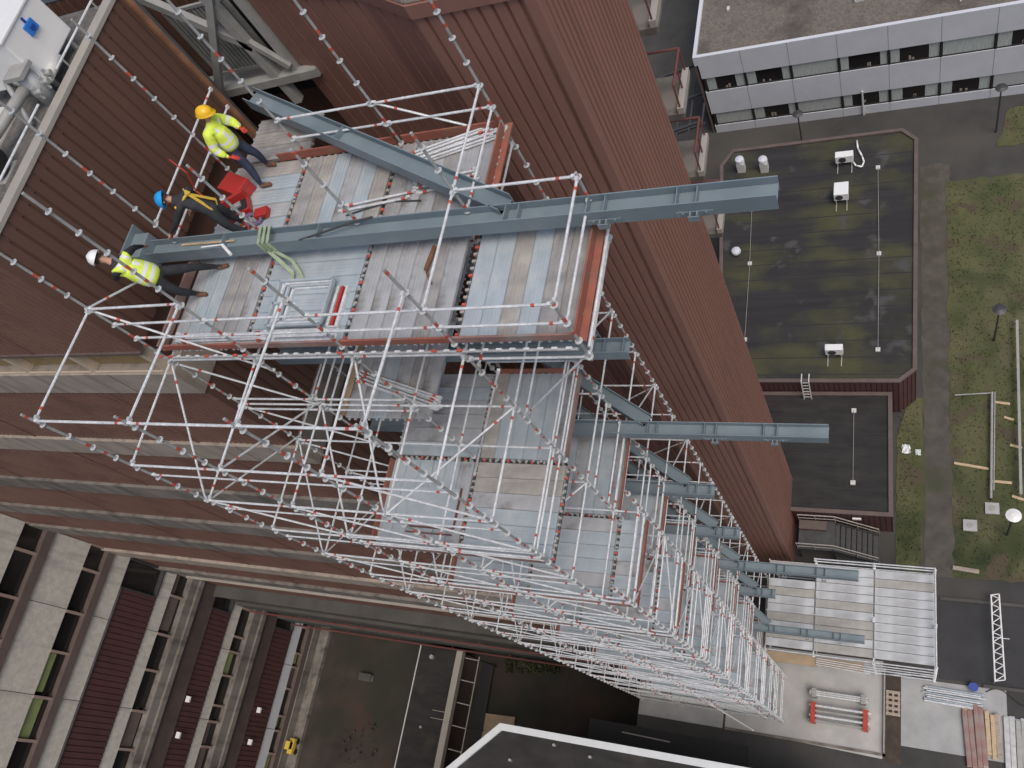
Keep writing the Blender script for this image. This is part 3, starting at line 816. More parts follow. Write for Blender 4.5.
def hbeam(root, p, q, h=.30, wd=.30, tf=.018, stiff=(), side=1):
    """H section lying on its side: two upright flanges joined by a level web"""
    p = Vector(p); q = Vector(q); d = (q - p).normalized(); n = Vector((-d.y, d.x, 0))
    mb = MB(); mb.bar(p + n * (wd / 2), q + n * (wd / 2), tf, h); mb.build('flange', M['beam'], root)
    mb = MB(); mb.bar(p - n * (wd / 2), q - n * (wd / 2), tf, h); mb.build('flange', M['beam'], root)
    mb = MB(); mb.bar(p, q, wd - tf - .001, .012); mb.build('web', M['beam'], root)
    for t in stiff:
        c = p + d * t
        mb = MB(); mb.bar(c - n * (wd / 2 - tf / 2 - .001), c + n * (wd / 2 - tf / 2 - .001), .014, h * .94); mb.build('stiffener', M['beam'], root)
for k, (z, lg) in enumerate(zip(BZ, LONG)):
    xr = -1.55 if lg else -4.8
    if k == 7: xr = -1.68
    yb = 7.18 if k < 7 else 6.48
    x0 = -13.3 if k == 0 else -13.3
    r = thing('steel_beam', (-8, yb, z - .15), BLAB[k], 'steel beam', 'steel beams reaching out of the building')
    st_ = [2.2, 4.3, 7.8, 8.02] + ([9.12, 9.38, 10.42, 10.7] if lg else [8.4])
    hbeam(r, (x0, yb, z), (xr, yb, z), stiff=[s for s in st_ if x0 + s < xr - .05])
    if lg:
        for bx in (-3.95, -2.65):
            mb = MB()
            ys = yb - .155
            mb.box(bx - .26, bx + .26, ys - .016, ys, z - .13, z - .03)
            mb.box(bx - .06, bx - .035, ys - .1, ys - .017, z - .13, z + .0); mb.box(bx + .035, bx + .06, ys - .1, ys - .017, z - .13, z + .0)
            mb.box(bx - .08, bx + .08, ys - .118, ys - .101, z - .12, z - .01)
            for sx in (-.16, .16): mb.tube((bx + sx, ys - .016, z - .05), (bx + sx, ys - .04, z - .05), .02, 6)
            mb.build('bracket', M['beam'], r)
    r2 = thing('steel_brace', (-8.5, 9, z - .15), RLAB[k], 'steel brace', 'diagonal steel braces')
    hbeam(r2, (-11.9 if k == 0 else -9.2, 10.75 if k == 0 else 9.55, z), (-5.55, yb + .2, z), stiff=[3.0] if k == 0 else [1.5])
# wall shoe for the longest beam
r = thing('beam_shoe', (-13.2, 7.3, -9.6), 'grey blue box shaped shoe fixing the longest beam to the dark wall', 'bracket')
mb = MB(); mb.box(WX + .05, WX + .42, 6.9, 7.45, -9.62, -9.1); mb.build('box', M['beam'], r, bevel=.01)
mb = MB(); mb.box(WX + .005, WX + .045, 6.8, 7.6, -9.8, -9.0); mb.build('base_plate', M['beam'], r)

# =================================================================== loose gear on the top deck
def tube_pile(label, pts, n, r=.024, spread=.06, stack=2, group='loose scaffold tubes on the decks', name='tube_stack', red=True):
    """a heap of separate tubes lying side by side"""
    p = Vector(pts[0]); q = Vector(pts[1]); d = (q - p).normalized(); s = Vector((-d.y, d.x, 0))
    t = thing(name, ((p + q) / 2)[:], label, 'tube stack', group)
    for k in range(n):
        lay = k // max(1, (n // stack)); i = k % max(1, (n // stack))
        off = s * (spread * i) + Vector((0, 0, .052 * lay)) + d * R2.uniform(-.12, .12)
        e = s * R2.uniform(-.03, .03)
        mb = MB(); mb.tube(p + off, q + off + e, r, 7)
        if red:
            for f in (.08, .9): 
                a = p + off + (q - p) * (f + R2.uniform(-.03, .03)); mb.tube(a, a + d * .08, r + .003, 7, mi=1)
        for e2, sg in ((p + off, 1), (q + off, -1)): mb.bar(e2, e2 + d * .07 * sg, .05, .07)
        mb.build('tube', [M['galv'], M['redmark']], t)
    return t
zt = D1 + .035
tube_pile('pile of loose tubes along the front deck edge left of the gate frames', ((-12.0, 5.42, zt), (-9.9, 5.40, zt)), 6, spread=.075)
tube_pile('pile of tubes laid along the back deck edge beside the red toe board', ((-8.1, 8.75, zt), (-6.35, 9.2, zt)), 8, spread=.085)
tube_pile('two loose tubes lying mid deck under the diagonal brace', ((-9.05, 8.0, zt), (-7.6, 8.15, zt)), 2, spread=.1, stack=1)
tube_pile('bundle of thin tubes lying aslant on the middle deck under the top deck', ((-10.15, 6.1, -12.84), (-8.1, 5.5, -12.84)), 8, spread=.07)
tube_pile('loose tubes stacked behind the two tubes at deck middle', ((-7.6, 8.2, zt), (-6.4, 8.35, zt)), 3, spread=.12, stack=1)

# gate frames stacked flat
g = thing('gate_frame_stack', (-9.2, 6.0, D1), 'stack of rectangular galvanised gate frames lying on the top deck', 'frame stack')
for k in range(4):
    mb = MB(); z = D1 + .03 + .048 * k; s = .16 * (3 - k)
    x0, x1, y0, y1 = -9.85 + s * .45, -8.72 - s * .15, 5.62 + s * .35, 6.5 - s * .15
    for a, b in (((x0, y0), (x1, y0)), ((x1, y0), (x1, y1)), ((x1, y1), (x0, y1)), ((x0, y1), (x0, y0)), ((x0, (y0 + y1) / 2), (x0 + .15, (y0 + y1) / 2))):
        mb.bar((a[0], a[1], z), (b[0], b[1], z), .045, .045)
    mb.build('gate_frame', M['plank_blue' if k % 2 else 'galv'], g)
def ladder_frame(name, label, x0, x1, y0, y1, z, mid, rails=4, cat='frame'):
    t = thing(name, ((x0 + x1) / 2, (y0 + y1) / 2, z), label, cat)
    for k in range(rails):
        y = y0 + (y1 - y0) * k / (rails - 1)
        mb = MB(); mb.box(x0, x1, y, y + .05, z + .005, z + .06); mb.build('rail', M[mid] if k == 1 else M['galv'], t)
    mb = MB(); mb.box(x0 - .04, x0 - .001, y0, y1 + .05, z + .005, z + .05); mb.box(x1 + .001, x1 + .04, y0, y1 + .05, z + .005, z + .05); mb.build('end_bar', M['galv'], t)
    return t
ladder_frame('guardrail_frame', 'flat white guardrail frame lying on the deck in front of the gate frames', -9.7, -8.45, 5.36, 5.56, D1, 'galv', rails=3)
t = thing('hatch_frame', (-8.55, 6.0, D1), 'narrow hatch frame with a red bar lying beside the gate frame stack', 'frame')
for k, (x, mk) in enumerate(((-8.68, 'galv'), (-8.6, 'redstill'), (-8.5, 'galv'))):
    mb = MB(); mb.box(x, x + .05, 5.65, 6.4, D1 + .01, D1 + .07); mb.build('bar', M[mk], t)
mb = MB(); mb.box(-8.68, -8.45, 5.6, 5.649, D1 + .01, D1 + .06); mb.build('end_bar', M['galv'], t)
# red framed hatch on the second deck
t = thing('deck_hatch', (-8.9, 4.3, LV[0]), 'deck hatch with thin dark red edges on the second deck', 'hatch')
z = LV[0] + .01
mb = MB(); mb.box(-9.7, -8.5, 3.75, 4.6, z + .002, z + .03); mb.build('lid', M['plank_blue'], t)
mb = MB(); mb.box(-8.499, -8.47, 3.75, 4.62, z, z + .05); mb.box(-9.6, -8.5, 3.72, 3.749, z, z + .05); mb.box(-9.6, -8.5, 3.6, 3.62, z, z + .05); mb.build('red_edge', M['cladpipe'], t)
# red toolboxes
def toolbox(label, loc, rz, sx=.5, sy=.32, h=.24, open_=True):
    t = thing('tool_case', (loc[0], loc[1], loc[2]), label, 'tool case', 'red tool cases')
    c, s = math.cos(rz), math.sin(rz)
    def P(x, y, z): return (loc[0] + x * c - y * s, loc[1] + x * s + y * c, loc[2] + z)
    def ob(x0, x1, y0, y1, z0, z1, nm, mt):
        mb = MB(); mb.add([P(x0, y0, z0), P(x1, y0, z0), P(x1, y1, z0), P(x0, y1, z0), P(x0, y0, z1), P(x1, y0, z1), P(x1, y1, z1), P(x0, y1, z1)],
                          [(0, 3, 2, 1), (4, 5, 6, 7), (0, 1, 5, 4), (1, 2, 6, 5), (2, 3, 7, 6), (3, 0, 4, 7)]); return mb.build(nm, mt, t, bevel=.012)
    ob(-sx / 2, sx / 2, -sy / 2, sy / 2, 0.01, h * .6, 'case_body', M['redbox'])
    if open_:
        ob(-sx / 2, sx / 2, sy / 2, sy / 2 + .07, .03, sy * .95, 'lid', M['redbox'])
        ob(-sx / 2 + .03, sx / 2 - .03, -sy / 2 + .03, sy / 2 - .03, h * .6 + .001, h * .6 + .02, 'foam_tray', M['black'])
        ob(-.1, .12, -.05, .06, h * .6 + .021, h * .6 + .08, 'tool', M['galv_old'])
    else:
        ob(-sx / 2, sx / 2, -sy / 2, sy / 2, h * .6 + .001, h, 'lid', M['redbox'])
        ob(-.09, .09, -sy / 2 - .03, -sy / 2 - .001, h * .35, h * .5, 'handle', M['black'])
    return t
toolbox('open red tool case with black tray at the blue helmeted worker', (-11.55, 8.25, D1), .5)
toolbox('closed red tool case nearest the dark wall', (-11.75, 8.75, D1), -.4, .62, .4, .3, False)
toolbox('small red tool case by the yellow helmeted worker boot', (-10.95, 8.12, D1), .2, .28, .2, .14, False)
m = MB()
for k in range(14):
    a = R2.uniform(0, 6.28); rr = R2.uniform(0, .28)
    x, y = -11.3 + math.cos(a) * rr, 7.85 + math.sin(a) * rr * .6
    m.tube((x, y, D1 + .03), (x + R2.uniform(-.12, .12), y + R2.uniform(-.12, .12), D1 + R2.uniform(.04, .16)), .02, 7, mi=k % 3)
tag(m.build('shackle_heap', [M['darksteel'], M['galv_old'], M['redstill']]), 'heap of shackles and bolts on deck beside the open red tool case', 'hardware')
bm_c = MB()
for k in range(16):
    a = k / 16 * 6.28; b = (k + 1) / 16 * 6.28
    bm_c.tube((-11.15 + .2 * math.cos(a), 8.02 + .13 * math.sin(a), D1 + .05 + .02 * math.sin(3 * a)), (-11.15 + .2 * math.cos(b), 8.02 + .13 * math.sin(b), D1 + .05 + .02 * math.sin(3 * b)), .045, 6)
tag(bm_c.build('coiled_cloth', M['purple'], smooth=True), 'crumpled purple cloth lying beside the red tool cases', 'cloth')
# green sling round the longest beam
m = MB()
def ribbon(mb, pts, wd, n):
    n = Vector(n)
    for a, b in zip(pts[:-1], pts[1:]): mb.bar(a, b, wd, .012, up=n)
for dx in (0, .1, .2):
    x = -10.25 + dx
    ribbon(m, [(x, 7.36, -9.45), (x + .01, 7.35, -9.17), (x + .05, 7.18, -9.16), (x + .08, 7.0, -9.17), (x + .1, 6.995, -9.4)], .055, (0, 0, 1))
ribbon(m, [(-10.1, 6.99, -9.38), (-9.9, 6.85, -9.62), (-9.72, 6.72, -9.72), (-9.7, 6.45, -9.76)], .07, (0, 0, 1))
ribbon(m, [(-10.0, 6.99, -9.38), (-9.78, 6.95, -9.66), (-9.6, 6.75, -9.74), (-9.45, 6.55, -9.77)], .06, (0, 0, 1))
tag(m.build('lifting_sling', M['sling']), 'pale green webbing sling looped over the longest beam and trailing on deck', 'sling')
m = MB(); m.tube((-12.2, 7.25, -9.32), (-10.9, 7.22, -9.3), .02, 6)
tag(m.build('wooden_batten', M['wood']), 'thin wooden batten lying inside the longest beam near the wall', 'batten')
m = MB(); m.path([(-9.3, 7.02, -9.2), (-8.9, 7.12, -9.2), (-8.2, 7.28, -9.18), (-7.9, 7.33, -9.18)], .018, 6)
tag(m.build('pry_bar', M['darksteel']), 'long thin steel bar resting aslant on the longest beam', 'bar')
m = MB(); m.tube((-11.0, 7.05, -9.17), (-10.75, 6.85, -9.2), .03, 8); m.tube((-11.35, 6.95, -9.05), (-11.0, 7.05, -9.16), .012, 6)
tag(m.build('torque_wrench', M['white']), 'white handled wrench lying across the longest beam near the workers', 'tool')
m = MB(); m.tube((-6.95, 7.05, D1 + .06), (-7.0, 6.6, D1 + .07), .04, 8); m.tube((-7.0, 6.6, D1 + .07), (-6.85, 6.35, D1 + .05), .02, 6)
tag(m.build('hand_grinder', [M['boot']]), 'brown handled grinder lying on the deck in front of the longest beam', 'tool')
m = MB(); m.path([(-9.0, 7.9, D1 + .02), (-8.6, 8.0, D1 + .02), (-8.1, 8.1, D1 + .02), (-7.5, 8.05, D1 + .02)], .016, 6)
tag(m.build('cable', M['darksteel']), 'thin dark cable lying along the deck behind the longest beam', 'cable')
m = MB(); m.path([(-12.35, 8.6, -8.5), (-12.15, 8.5, -8.8), (-12.25, 8.4, -9.2), (-12.0, 8.3, -9.6), (-11.8, 8.4, -9.76)], .014, 6)
tag(m.build('red_lead', M['redstill']), 'thin red lead hanging down the dark wall behind the red tool cases', 'cable')

# cranked gear on the roof
bx = thing('roof_cabinet', (-14.2, 9.75, -7.0), 'big white metal cabinet with a blue switch standing on the roof', 'cabinet')
m = MB(); m.box(-15.5, -13.82, 9.1, 10.35, -6.72, -5.85); cab = m.build('casing', M['white'], bx, bevel=.03)
m = MB(); m.box(-15.53, -13.79, 9.07, 10.38, -5.848, -5.80); m.build('lid', M['white'], bx, bevel=.01)
m = MB(); m.box(-13.818, -13.77, 9.62, 9.88, -6.2, -6.0); m.build('switch', M['blue'], bx, bevel=.01)
m = MB(); m.box(-13.769, -13.74, 9.7, 9.8, -6.13, -6.07); m.tube((-13.8, 9.75, -5.99), (-13.8, 9.75, -5.9), .025, 8); m.build('switch_handle', M['navy'], bx)
m = MB()
for x in (-15.1, -13.95):
    for y in (9.3, 10.2): m.bar((x, y, -7.13), (x, y, -6.722), .07, .07, up=(1, 0, 0))
m.build('legs', M['greysteel'], bx)
pr = thing('roof_crane_arm', (-14.2, 8.4, -7.1), 'galvanised pivot and thick tubular arm beside the white cabinet', 'crane arm')
m = MB(); m.tube((-13.9, 8.95, -7.12), (-13.9, 8.95, -6.35), .16, 12); m.build('pivot_post', M['galv_old'], pr, smooth=True)
m = MB(); m.tube((-13.95, 8.9, -6.55), (-14.3, 7.55, -6.6), .1, 12); m.build('arm', M['greysteel'], pr, smooth=True)
m = MB(); m.tube((-13.75, 9.1, -6.7), (-13.85, 9.7, -6.75), .09, 12); m.build('arm', M['offwhite'], pr, smooth=True)
m = MB(); m.box(-14.15, -13.7, 8.75, 9.15, -6.34, -6.26); m.build('cap_plate', M['greysteel'], pr)
for k, (x, y) in enumerate(((-13.72, 9.15), (-13.66, 8.95), (-13.7, 8.72))):
    m = MB(); m.tube((x, y, -6.6), (x + .12, y + .03, -6.62), .055, 10); m.tube((x + .04, y, -6.75), (x + .04, y, -6.5), .03, 8); m.build('coupler', M['galv_old'], pr)
m = MB(); m.path([(-13.95, 8.3, -6.9), (-14.2, 8.8, -6.35), (-14.6, 9.1, -6.7)], .05, 8); m.build('hose', M['galv_old'], pr, smooth=True)
rw = thing('winch_drum', (-14.2, 7.2, -7.1), 'black drum shaped winch motor on the roof at the left picture edge', 'winch')
m = MB(); m.tube((-14.5, 7.35, -6.7), (-14.05, 7.35, -6.7), .26, 20); m.build('drum', M['black'], rw, smooth=False)
m = MB(); m.tube((-14.3, 7.35, -6.7), (-14.25, 7.35, -6.7), .275, 20); m.build('band', M['greysteel'], rw)
m = MB(); m.box(-14.6, -14.0, 7.1, 7.6, -7.13, -6.98); m.build('bracket', M['greysteel'], rw)
m = MB(); m.path([(-14.9, 7.5, -6.4), (-14.4, 7.75, -6.35), (-14.0, 7.6, -6.4), (-13.8, 7.3, -6.55)], .05, 8); m.build('guard', M['white'], rw)
rp = thing('roof_panel', (-15.8, 8.6, -7.1), 'flat grey metal panel lying on the roof below the white cabinet', 'panel')
m = MB(); m.box(-16.6, -14.75, 7.7, 9.0, -7.12, -6.95); m.build('panel', M['offwhite'], rp, bevel=.01)
m = MB(); m.box(-16.3, -15.9, 8.6, 8.8, -6.949, -6.93); m.build('slot', M['darksteel'], rp)
hr = thing('roof_handrail', (-13.75, 8, -7.1), 'thin galvanised handrail running along the roof edge', 'handrail')
for y0, y1 in ((5.8, 8.55), (9.35, 11.2)):
    m = MB(); m.tube((-13.68, y0, -6.72), (-13.68, y1, -6.72), .022, 7); m.build('rail', M['galv'], hr)
for y in (6.2, 8.3, 9.6, 11.0):
    m = MB(); m.tube((-13.68, y, -7.12), (-13.68, y, -6.72), .02, 7); m.build('post', M['galv_old'], hr)
for y in (6.6, 7.6):
    m = MB(); m.tube((-14.9, y + .6, -6.2), (-14.1, y, -6.25), .02, 7)
    tag(m.build('loose_tube', M['galv']), 'loose silver tube on the roof near the winch, ' + ('nearer' if y < 7 else 'farther from') + ' the left picture edge', 'tube')

# =================================================================== buildings on the ground
wb = thing('white_office_building', (0, 45, GZ), 'low white panelled office building with two rows of curtained windows', 'building')
X0, X1, YF = -11.9, 40, 40.05
m = MB(); m.box(X0 + .05, X1, YF + .3, YF + 16, GZ, -38.55); m.build('wall_core', M['brownband'], wb)
m = MB(); m.box(X0 + .02, X1, YF + .25, YF + 16, -38.5, -38.28); m.build('roof', M['roof_brown'], wb)
m = MB(); m.box(X0 - .1, X0 + .12, YF - .02, YF + 16, -38.8, -38.1); m.build('roof_edge', M['officewhite'], wb)
m = MB(); m.box(X0 - .12, X0, YF + .0, YF + 16, GZ, -38.81); m.build('side_wall', M['brownband'], wb)
BW = 2.72
rows = [(-39.95, -41.15), (-43.15, -44.3)]
pan = [(-38.12, -39.95), (-41.15, -43.15), (-44.3, GZ)]
for (zt, zb) in pan:
    m = MB(); m.box(X0 + .121, X1, YF - .02, YF + .2, zb, zt)
    k = 0
    while X0 + BW * k < X1 - 1:
        if k: m.box(X0 + BW * k - .009, X0 + BW * k + .009, YF - .026, YF - .0205, zb + .003, zt - .003, 1)
        k += 1
    m.build('wall_panel', [M['officewhite'], M['seam']], wb)
m = MB(); m.box(X0 + .13, X1, YF + .201, YF + .28, GZ, -38.6); m.build('window_back', M['black'], wb)
R3 = random.Random(21)
for (zt, zb) in rows:
    k = 0
    while X0 + BW * (k + 1) < 14:
        a = X0 + BW * k + .08; b = X0 + BW * (k + 1) - .05
        if k == 0: a += .25
        wm = MB(); wm.box(a, b, YF + .12, YF + .14, zb + .03, zt - .03); wo = wm.build('window', M['glass'], wb)
        fm = MB(); fm.box(a - .12, a - .001, YF + .0, YF + .15, zb, zt); fm.box(a, b, YF + .03, YF + .16, zb + .001, zb + .05); fm.build('frame', M['black'], wo)
        q = R3.random()
        cm = MB()
        if q < .74:
            f1 = R3.uniform(.15, .28); f2 = R3.uniform(.15, .28)
            cm.box(a + .02, a + (b - a) * f1, YF + .09, YF + .11, zb + .06, zt - .03); cm.build('curtain', M['curtain'], wo)
            cm = MB(); cm.box(b - (b - a) * f2, b - .02, YF + .09, YF + .11, zb + .06, zt - .03); cm.build('curtain', M['curtain'], wo)
            for j in range(2):
                nm = MB(); x = R3.uniform(a + (b - a) * .35, b - (b - a) * .4); nm.box(x, x + .12, YF + .1, YF + .115, zb + .08, zb + R3.uniform(.2, .4))
                nm.build('sill_object', M['wood2'], wo)
        elif q < .9:
            cm.box(a + .02, b - .02, YF + .09, YF + .11, zb + .06, zt - .03); cm.build('curtain', M['curtain'], wo)
        else:
            cm.box(a + .02, b - .02, YF + .02, YF + .05, zb + .2 * R3.random() + .05, zt - .01); cm.build('blind', M['blind'], wo)
        k += 1
m = MB(); m.tube((-2.55, YF - .1, GZ), (-2.55, YF - .1, -42.9), .06, 8); m.build('downpipe', M['offwhite'], wb)
for k, (x, y) in enumerate(((-10.2, 43.6), (-1.0, 42.6), (3.1, 42.0), (-2.8, 42.4))):
    m = MB(); m.box(x, x + (.5 if k == 3 else .16), y, y + .3, -38.27, -38.1)
    m.build('roof_vent', M['offwhite'], wb)
m = MB(); m.path([(2.6, 41, -38.2), (2.55, 42.4, -38.2), (2.7, 44, -38.2), (2.4, 50, -38.2)], .04, 6); m.build('roof_cable', M['offwhite'], wb)

# annex 1
Z1 = -41.2
def at_z(x45, y45, z): k = z / -45.0; return (x45 * k, y45 * k)
A1 = [at_z(*p, Z1) for p in ((-9.3, 21.3), (-.45, 21.25), (.38, 22.0), (.52, 37.6), (-.32, 38.5), (-10.6, 38.4), (-11.3, 37.2), (-9.3, 21.3))]
A1 = [(-9.2, A1[0][1]), A1[1], A1[2], A1[3], A1[4], A1[5], A1[6]]
an = thing('flat_roofed_annex', (-4, 27, GZ), 'larger flat roofed annex with moss stained black roof and chamfered corners', 'building')
def inset(pts, d):
    n = len(pts); out = []
    for i in range(n):
        p0 = Vector(pts[i - 1]); p1 = Vector(pts[i]); p2 = Vector(pts[(i + 1) % n])
        e1 = (p1 - p0).normalized(); e2 = (p2 - p1).normalized()
        n1 = Vector((-e1.y, e1.x)); n2 = Vector((-e2.y, e2.x))
        b = (n1 + n2).normalized(); out.append(tuple(p1 + b * (d / max(.3, b.dot(n1)))))
    return out
def annex(root, pts, z1, wallmat, roofmat, copmat):
    m = MB(); m.poly(inset(pts, .1), GZ, z1 - .25); m.build('wall_core', wallmat, root)
    n = len(pts)
    for i in range(n):
        a, b = pts[i], pts[(i + 1) % n]
        L = math.hypot(b[0] - a[0], b[1] - a[1])
        if L < .3: continue
        nx, ny = (b[1] - a[1]) / L, -(b[0] - a[0]) / L
        m = MB(); m.corr(a, b, GZ, z1 - .1, (nx, ny), .25, .06, .04); m.build('ribbed_wall', wallmat, root)
    m = MB(); m.poly(inset(pts, .16), z1 - .249, z1 - .12); m.build('roof', roofmat, root)
    m = MB(); ii = inset(pts, .17); oo = inset(pts, -.03)
    for i in range(n):
        j = (i + 1) % n
        vs = [(*oo[i], z1 - .1), (*oo[j], z1 - .1), (*ii[j], z1 - .1), (*ii[i], z1 - .1), (*oo[i], z1), (*oo[j], z1), (*ii[j], z1), (*ii[i], z1)]
        m.add(vs, [(0, 3, 2, 1), (4, 5, 6, 7), (0, 1, 5, 4), (2, 3, 7, 6)])
    m.build('coping', copmat, root)
annex(an, A1, Z1, M['clad_wing'], M['roof_black'], M['brownband'])
Z2 = -42.3
A2 = [(-9.0, at_z(0, 13.75, Z2)[1]), at_z(-.75, 13.75, Z2), (at_z(-.83, 20.4, Z2)[0], A1[0][1] - .12), (-9.0, A1[0][1] - .12)]
an2 = thing('flat_roofed_annex', (-4, 16, GZ), 'smaller lower black flat roof annex between the larger annex and the stair', 'building')
annex(an2, A2, Z2, M['clad_wing'], M['roof_black2'], M['brownband'])
for root, x0, x1, y0, y1, z in ((an, -8.9, .2, A1[0][1] + .4, A1[3][1] - .3, Z1 - .12), (an2, -8.9, A2[1][0] - .3, A2[0][1] + .3, A2[2][1] - .3, Z2 - .12)):
    m = MB(); y = y0
    while y < y1:
        m.box(x0, x1, y, y + .05, z + .0005, z + .006); y += .98
    m.build('felt_laps', M['lap'], root)
def rooftop(px, z):  # x,y (measured on the -45 plane) to a roof height
    return at_z(px[0], px[1], z)
# roof furniture
def cowl(x, y, z, label, box=True):
    t = thing('roof_vent', (x, y, z), label, 'roof vent', 'roof vents on the larger annex')
    if box: m = MB(); m.box(x - .22, x + .22, y - .22, y + .22, z, z + .75); m.build('shaft', M['offwhite'], t, bevel=.01)
    zz = z + (.75 if box else .1)
    m = MB(); m.tube((x, y, zz), (x, y, zz + .16), .17, 14); m.build('neck', M['offwhite'], t)
    m = MB(); m.tube((x, y, zz + .161), (x, y, zz + .3), .27, 16, r2=.24); m.tube((x, y, zz + .3), (x, y, zz + .36), .24, 16, r2=.1); m.build('cap', M['officewhite'], t)
    return t
zr = Z1 - .12
def PX(px, py, z):   # pixel measured in the photograph, turned into a place at height z
    d = Rw @ Vector((px - 512, py - 384, 841.117)); d *= z / d.z; return (d.x, d.y)
x, y = PX(742, 170, zr); cowl(x, y, zr, 'left of the two boxy white vents at the far roof edge')
x, y = PX(765, 170, zr); cowl(x, y, zr, 'right of the two boxy white vents at the far roof edge')
x, y = PX(737, 254, zr); cowl(x, y, zr, 'lone round capped vent near the tower side of the roof', box=False)
def acunit(x, y, z, label, w=.95, d=.4, h=.55, rz=0, stand=.35):
    t = thing('air_conditioner', (x, y, z), label, 'air conditioner', 'air conditioners on the larger annex roof')
    m = MB(); m.box(x - w / 2, x + w / 2, y - d / 2, y + d / 2, z + stand, z + stand + h); m.build('casing', M['white'], t, bevel=.02)
    m = MB(); m.tube((x - .1, y - d / 2 - .001, z + stand + h / 2), (x - .1, y - d / 2 - .03, z + stand + h / 2), .2, 16); m.build('fan_grille', M['darksteel'], t)
    m = MB()
    for sx in (-w / 2 + .1, w / 2 - .1):
        m.bar((x + sx, y - d / 2 - .5, z + .04), (x + sx, y + d / 2 + .1, z + .04), .05, .05)
        for sy in (-d / 2, d / 2 - .05): m.bar((x + sx, y + sy, z), (x + sx, y + sy, z + stand - .002), .05, .05, up=(1, 0, 0))
    m.build('stand', M['coping'], t)
    return t
x, y = PX(845, 164, zr); acunit(x, y, zr, 'white air conditioner with round grille at the far end of the roof')
x, y = PX(842, 198, zr); acunit(x, y, zr, 'plain white air conditioner just in front of the far one', w=.75, d=.85)
x, y = PX(835, 355, zr); acunit(x, y, zr, 'air conditioner on a long stand near the front roof edge', w=.85, d=.35)
m = MB(); pts = []
for k, (a, b) in enumerate(((857, 142), (858, 150), (862, 157), (864, 163), (862, 168), (856, 167), (853, 163))): pts.append((*PX(a, b, zr), zr + .12))
m.path(pts, .05, 8)
tag(m.build('hose', M['white'], smooth=True), 'curled white hose on the roof beside the far air conditioner', 'hose')
def conductor(pts, z, label):
    t = thing('lightning_wire', (*PX(*pts[0], z), z), label, 'wire', 'lightning wires on the flat roofs')
    P = [(*PX(a, b, z), z + .1) for a, b in pts]
    m = MB(); m.path(P, .012, 5); m.build('wire', M['coping'], t)
    for p in P:
        m = MB(); m.box(p[0] - .11, p[0] + .11, p[1] - .11, p[1] + .11, z, z + .09); m.build('foot', M['offwhite'], t)
conductor([(878, 168), (879, 254), (878, 350)], zr, 'long thin lightning wire down the right side of the larger roof')
conductor([(752, 210), (750, 264), (745, 340)], zr, 'thin lightning wire down the tower side of the larger roof')
conductor([(854, 411), (853, 483)], Z2 - .12, 'thin lightning wire on the smaller black roof')
t = thing('wall_ladder', (*PX(806, 386, Z1), Z2), 'short pale ladder joining the two annex roofs', 'ladder')
x, y = PX(806, 384, Z1)
m = MB()
for sx in (-.18, .18): m.bar((x + sx, y - .3, Z2 - .1), (x + sx, y - .12, Z1 + .5), .05, .05, up=(1, 0, 0)); m.bar((x + sx, y - .12, Z1 + .48), (x + sx, y + .35, Z1 + .45), .05, .05)
m.build('stiles', M['offwhite'], t)
m = MB()
for k in range(6): z = Z2 + .1 + k * .28; m.bar((x - .17, y - .28 + .03 * k, z), (x + .17, y - .28 + .03 * k, z), .03, .03)
m.build('rungs', M['offwhite'], t)

# metal stair beside the annex
sx0, sx1 = PX(805, 545, -43.4)[0], PX(877, 545, -43.9)[0]
ysn = A2[0][1] - .15
t = thing('metal_stair', (-3, ysn - 1, GZ), 'dark metal landing and stair with pale handrails below the smaller annex', 'stair')
zl = -43.3
m = MB(); m.box(-5.0, -3.3, ysn - 1.5, ysn, zl - .06, zl); m.build('landing', M['darksteel'], t)
for k in range(8):
    m = MB(); m.box(-3.3 + k * .24, -3.3 + k * .24 + .2, ysn - 1.45, ysn - .1, zl - .2 * (k + 1) - .03, zl - .2 * (k + 1)); m.build('tread', M['darksteel'], t)
for yy in (ysn - 1.5, ysn - .06):
    m = MB(); m.path([(-5.0, yy, zl + 1.0), (-3.3, yy, zl + 1.0), (-1.35, yy, zl - .65)], .03, 7)
    m.path([(-5.0, yy, zl + .5), (-3.3, yy, zl + .5), (-1.35, yy, zl - 1.15)], .02, 7)
    for xx, dz in ((-5.0, 0), (-4.2, 0), (-3.3, 0), (-2.3, -.85), (-1.35, -1.62)): m.tube((xx, yy, zl + dz), (xx, yy, zl + dz + 1.0), .022, 7)
    m.build('handrail', M['coping'], t)
for yy in (ysn - 1.49, ysn - .08):
    m = MB(); m.bar((-3.3, yy, zl - .1), (-1.35, yy, zl - 1.7), .04, .2); m.build('stringer', M['darksteel'], t)
for xx in (-5, -3.35):
    m = MB(); m.bar((xx, ysn - 1.45, GZ), (xx, ysn - 1.45, zl - .07), .08, .08, up=(1, 0, 0)); m.build('post', M['darksteel'], t)
m = MB(); m.box(-2.5, -2.1, ysn + .02, ysn + .1, -42.9, -42.75)
tag(m.build('wall_lamp', M['white']), 'small white bulkhead lamp on the annex wall above the metal stair', 'lamp')
m = MB(); m.box(-4.95, -3.7, ysn - .55, ysn - .15, zl + .01, zl + .32); m.box(-4.97, -3.68, ysn - .57, ysn - .13, zl + .321, zl + .36)
tag(m.build('meter_box', M['brownband']), 'low brown box standing on the metal landing', 'box')

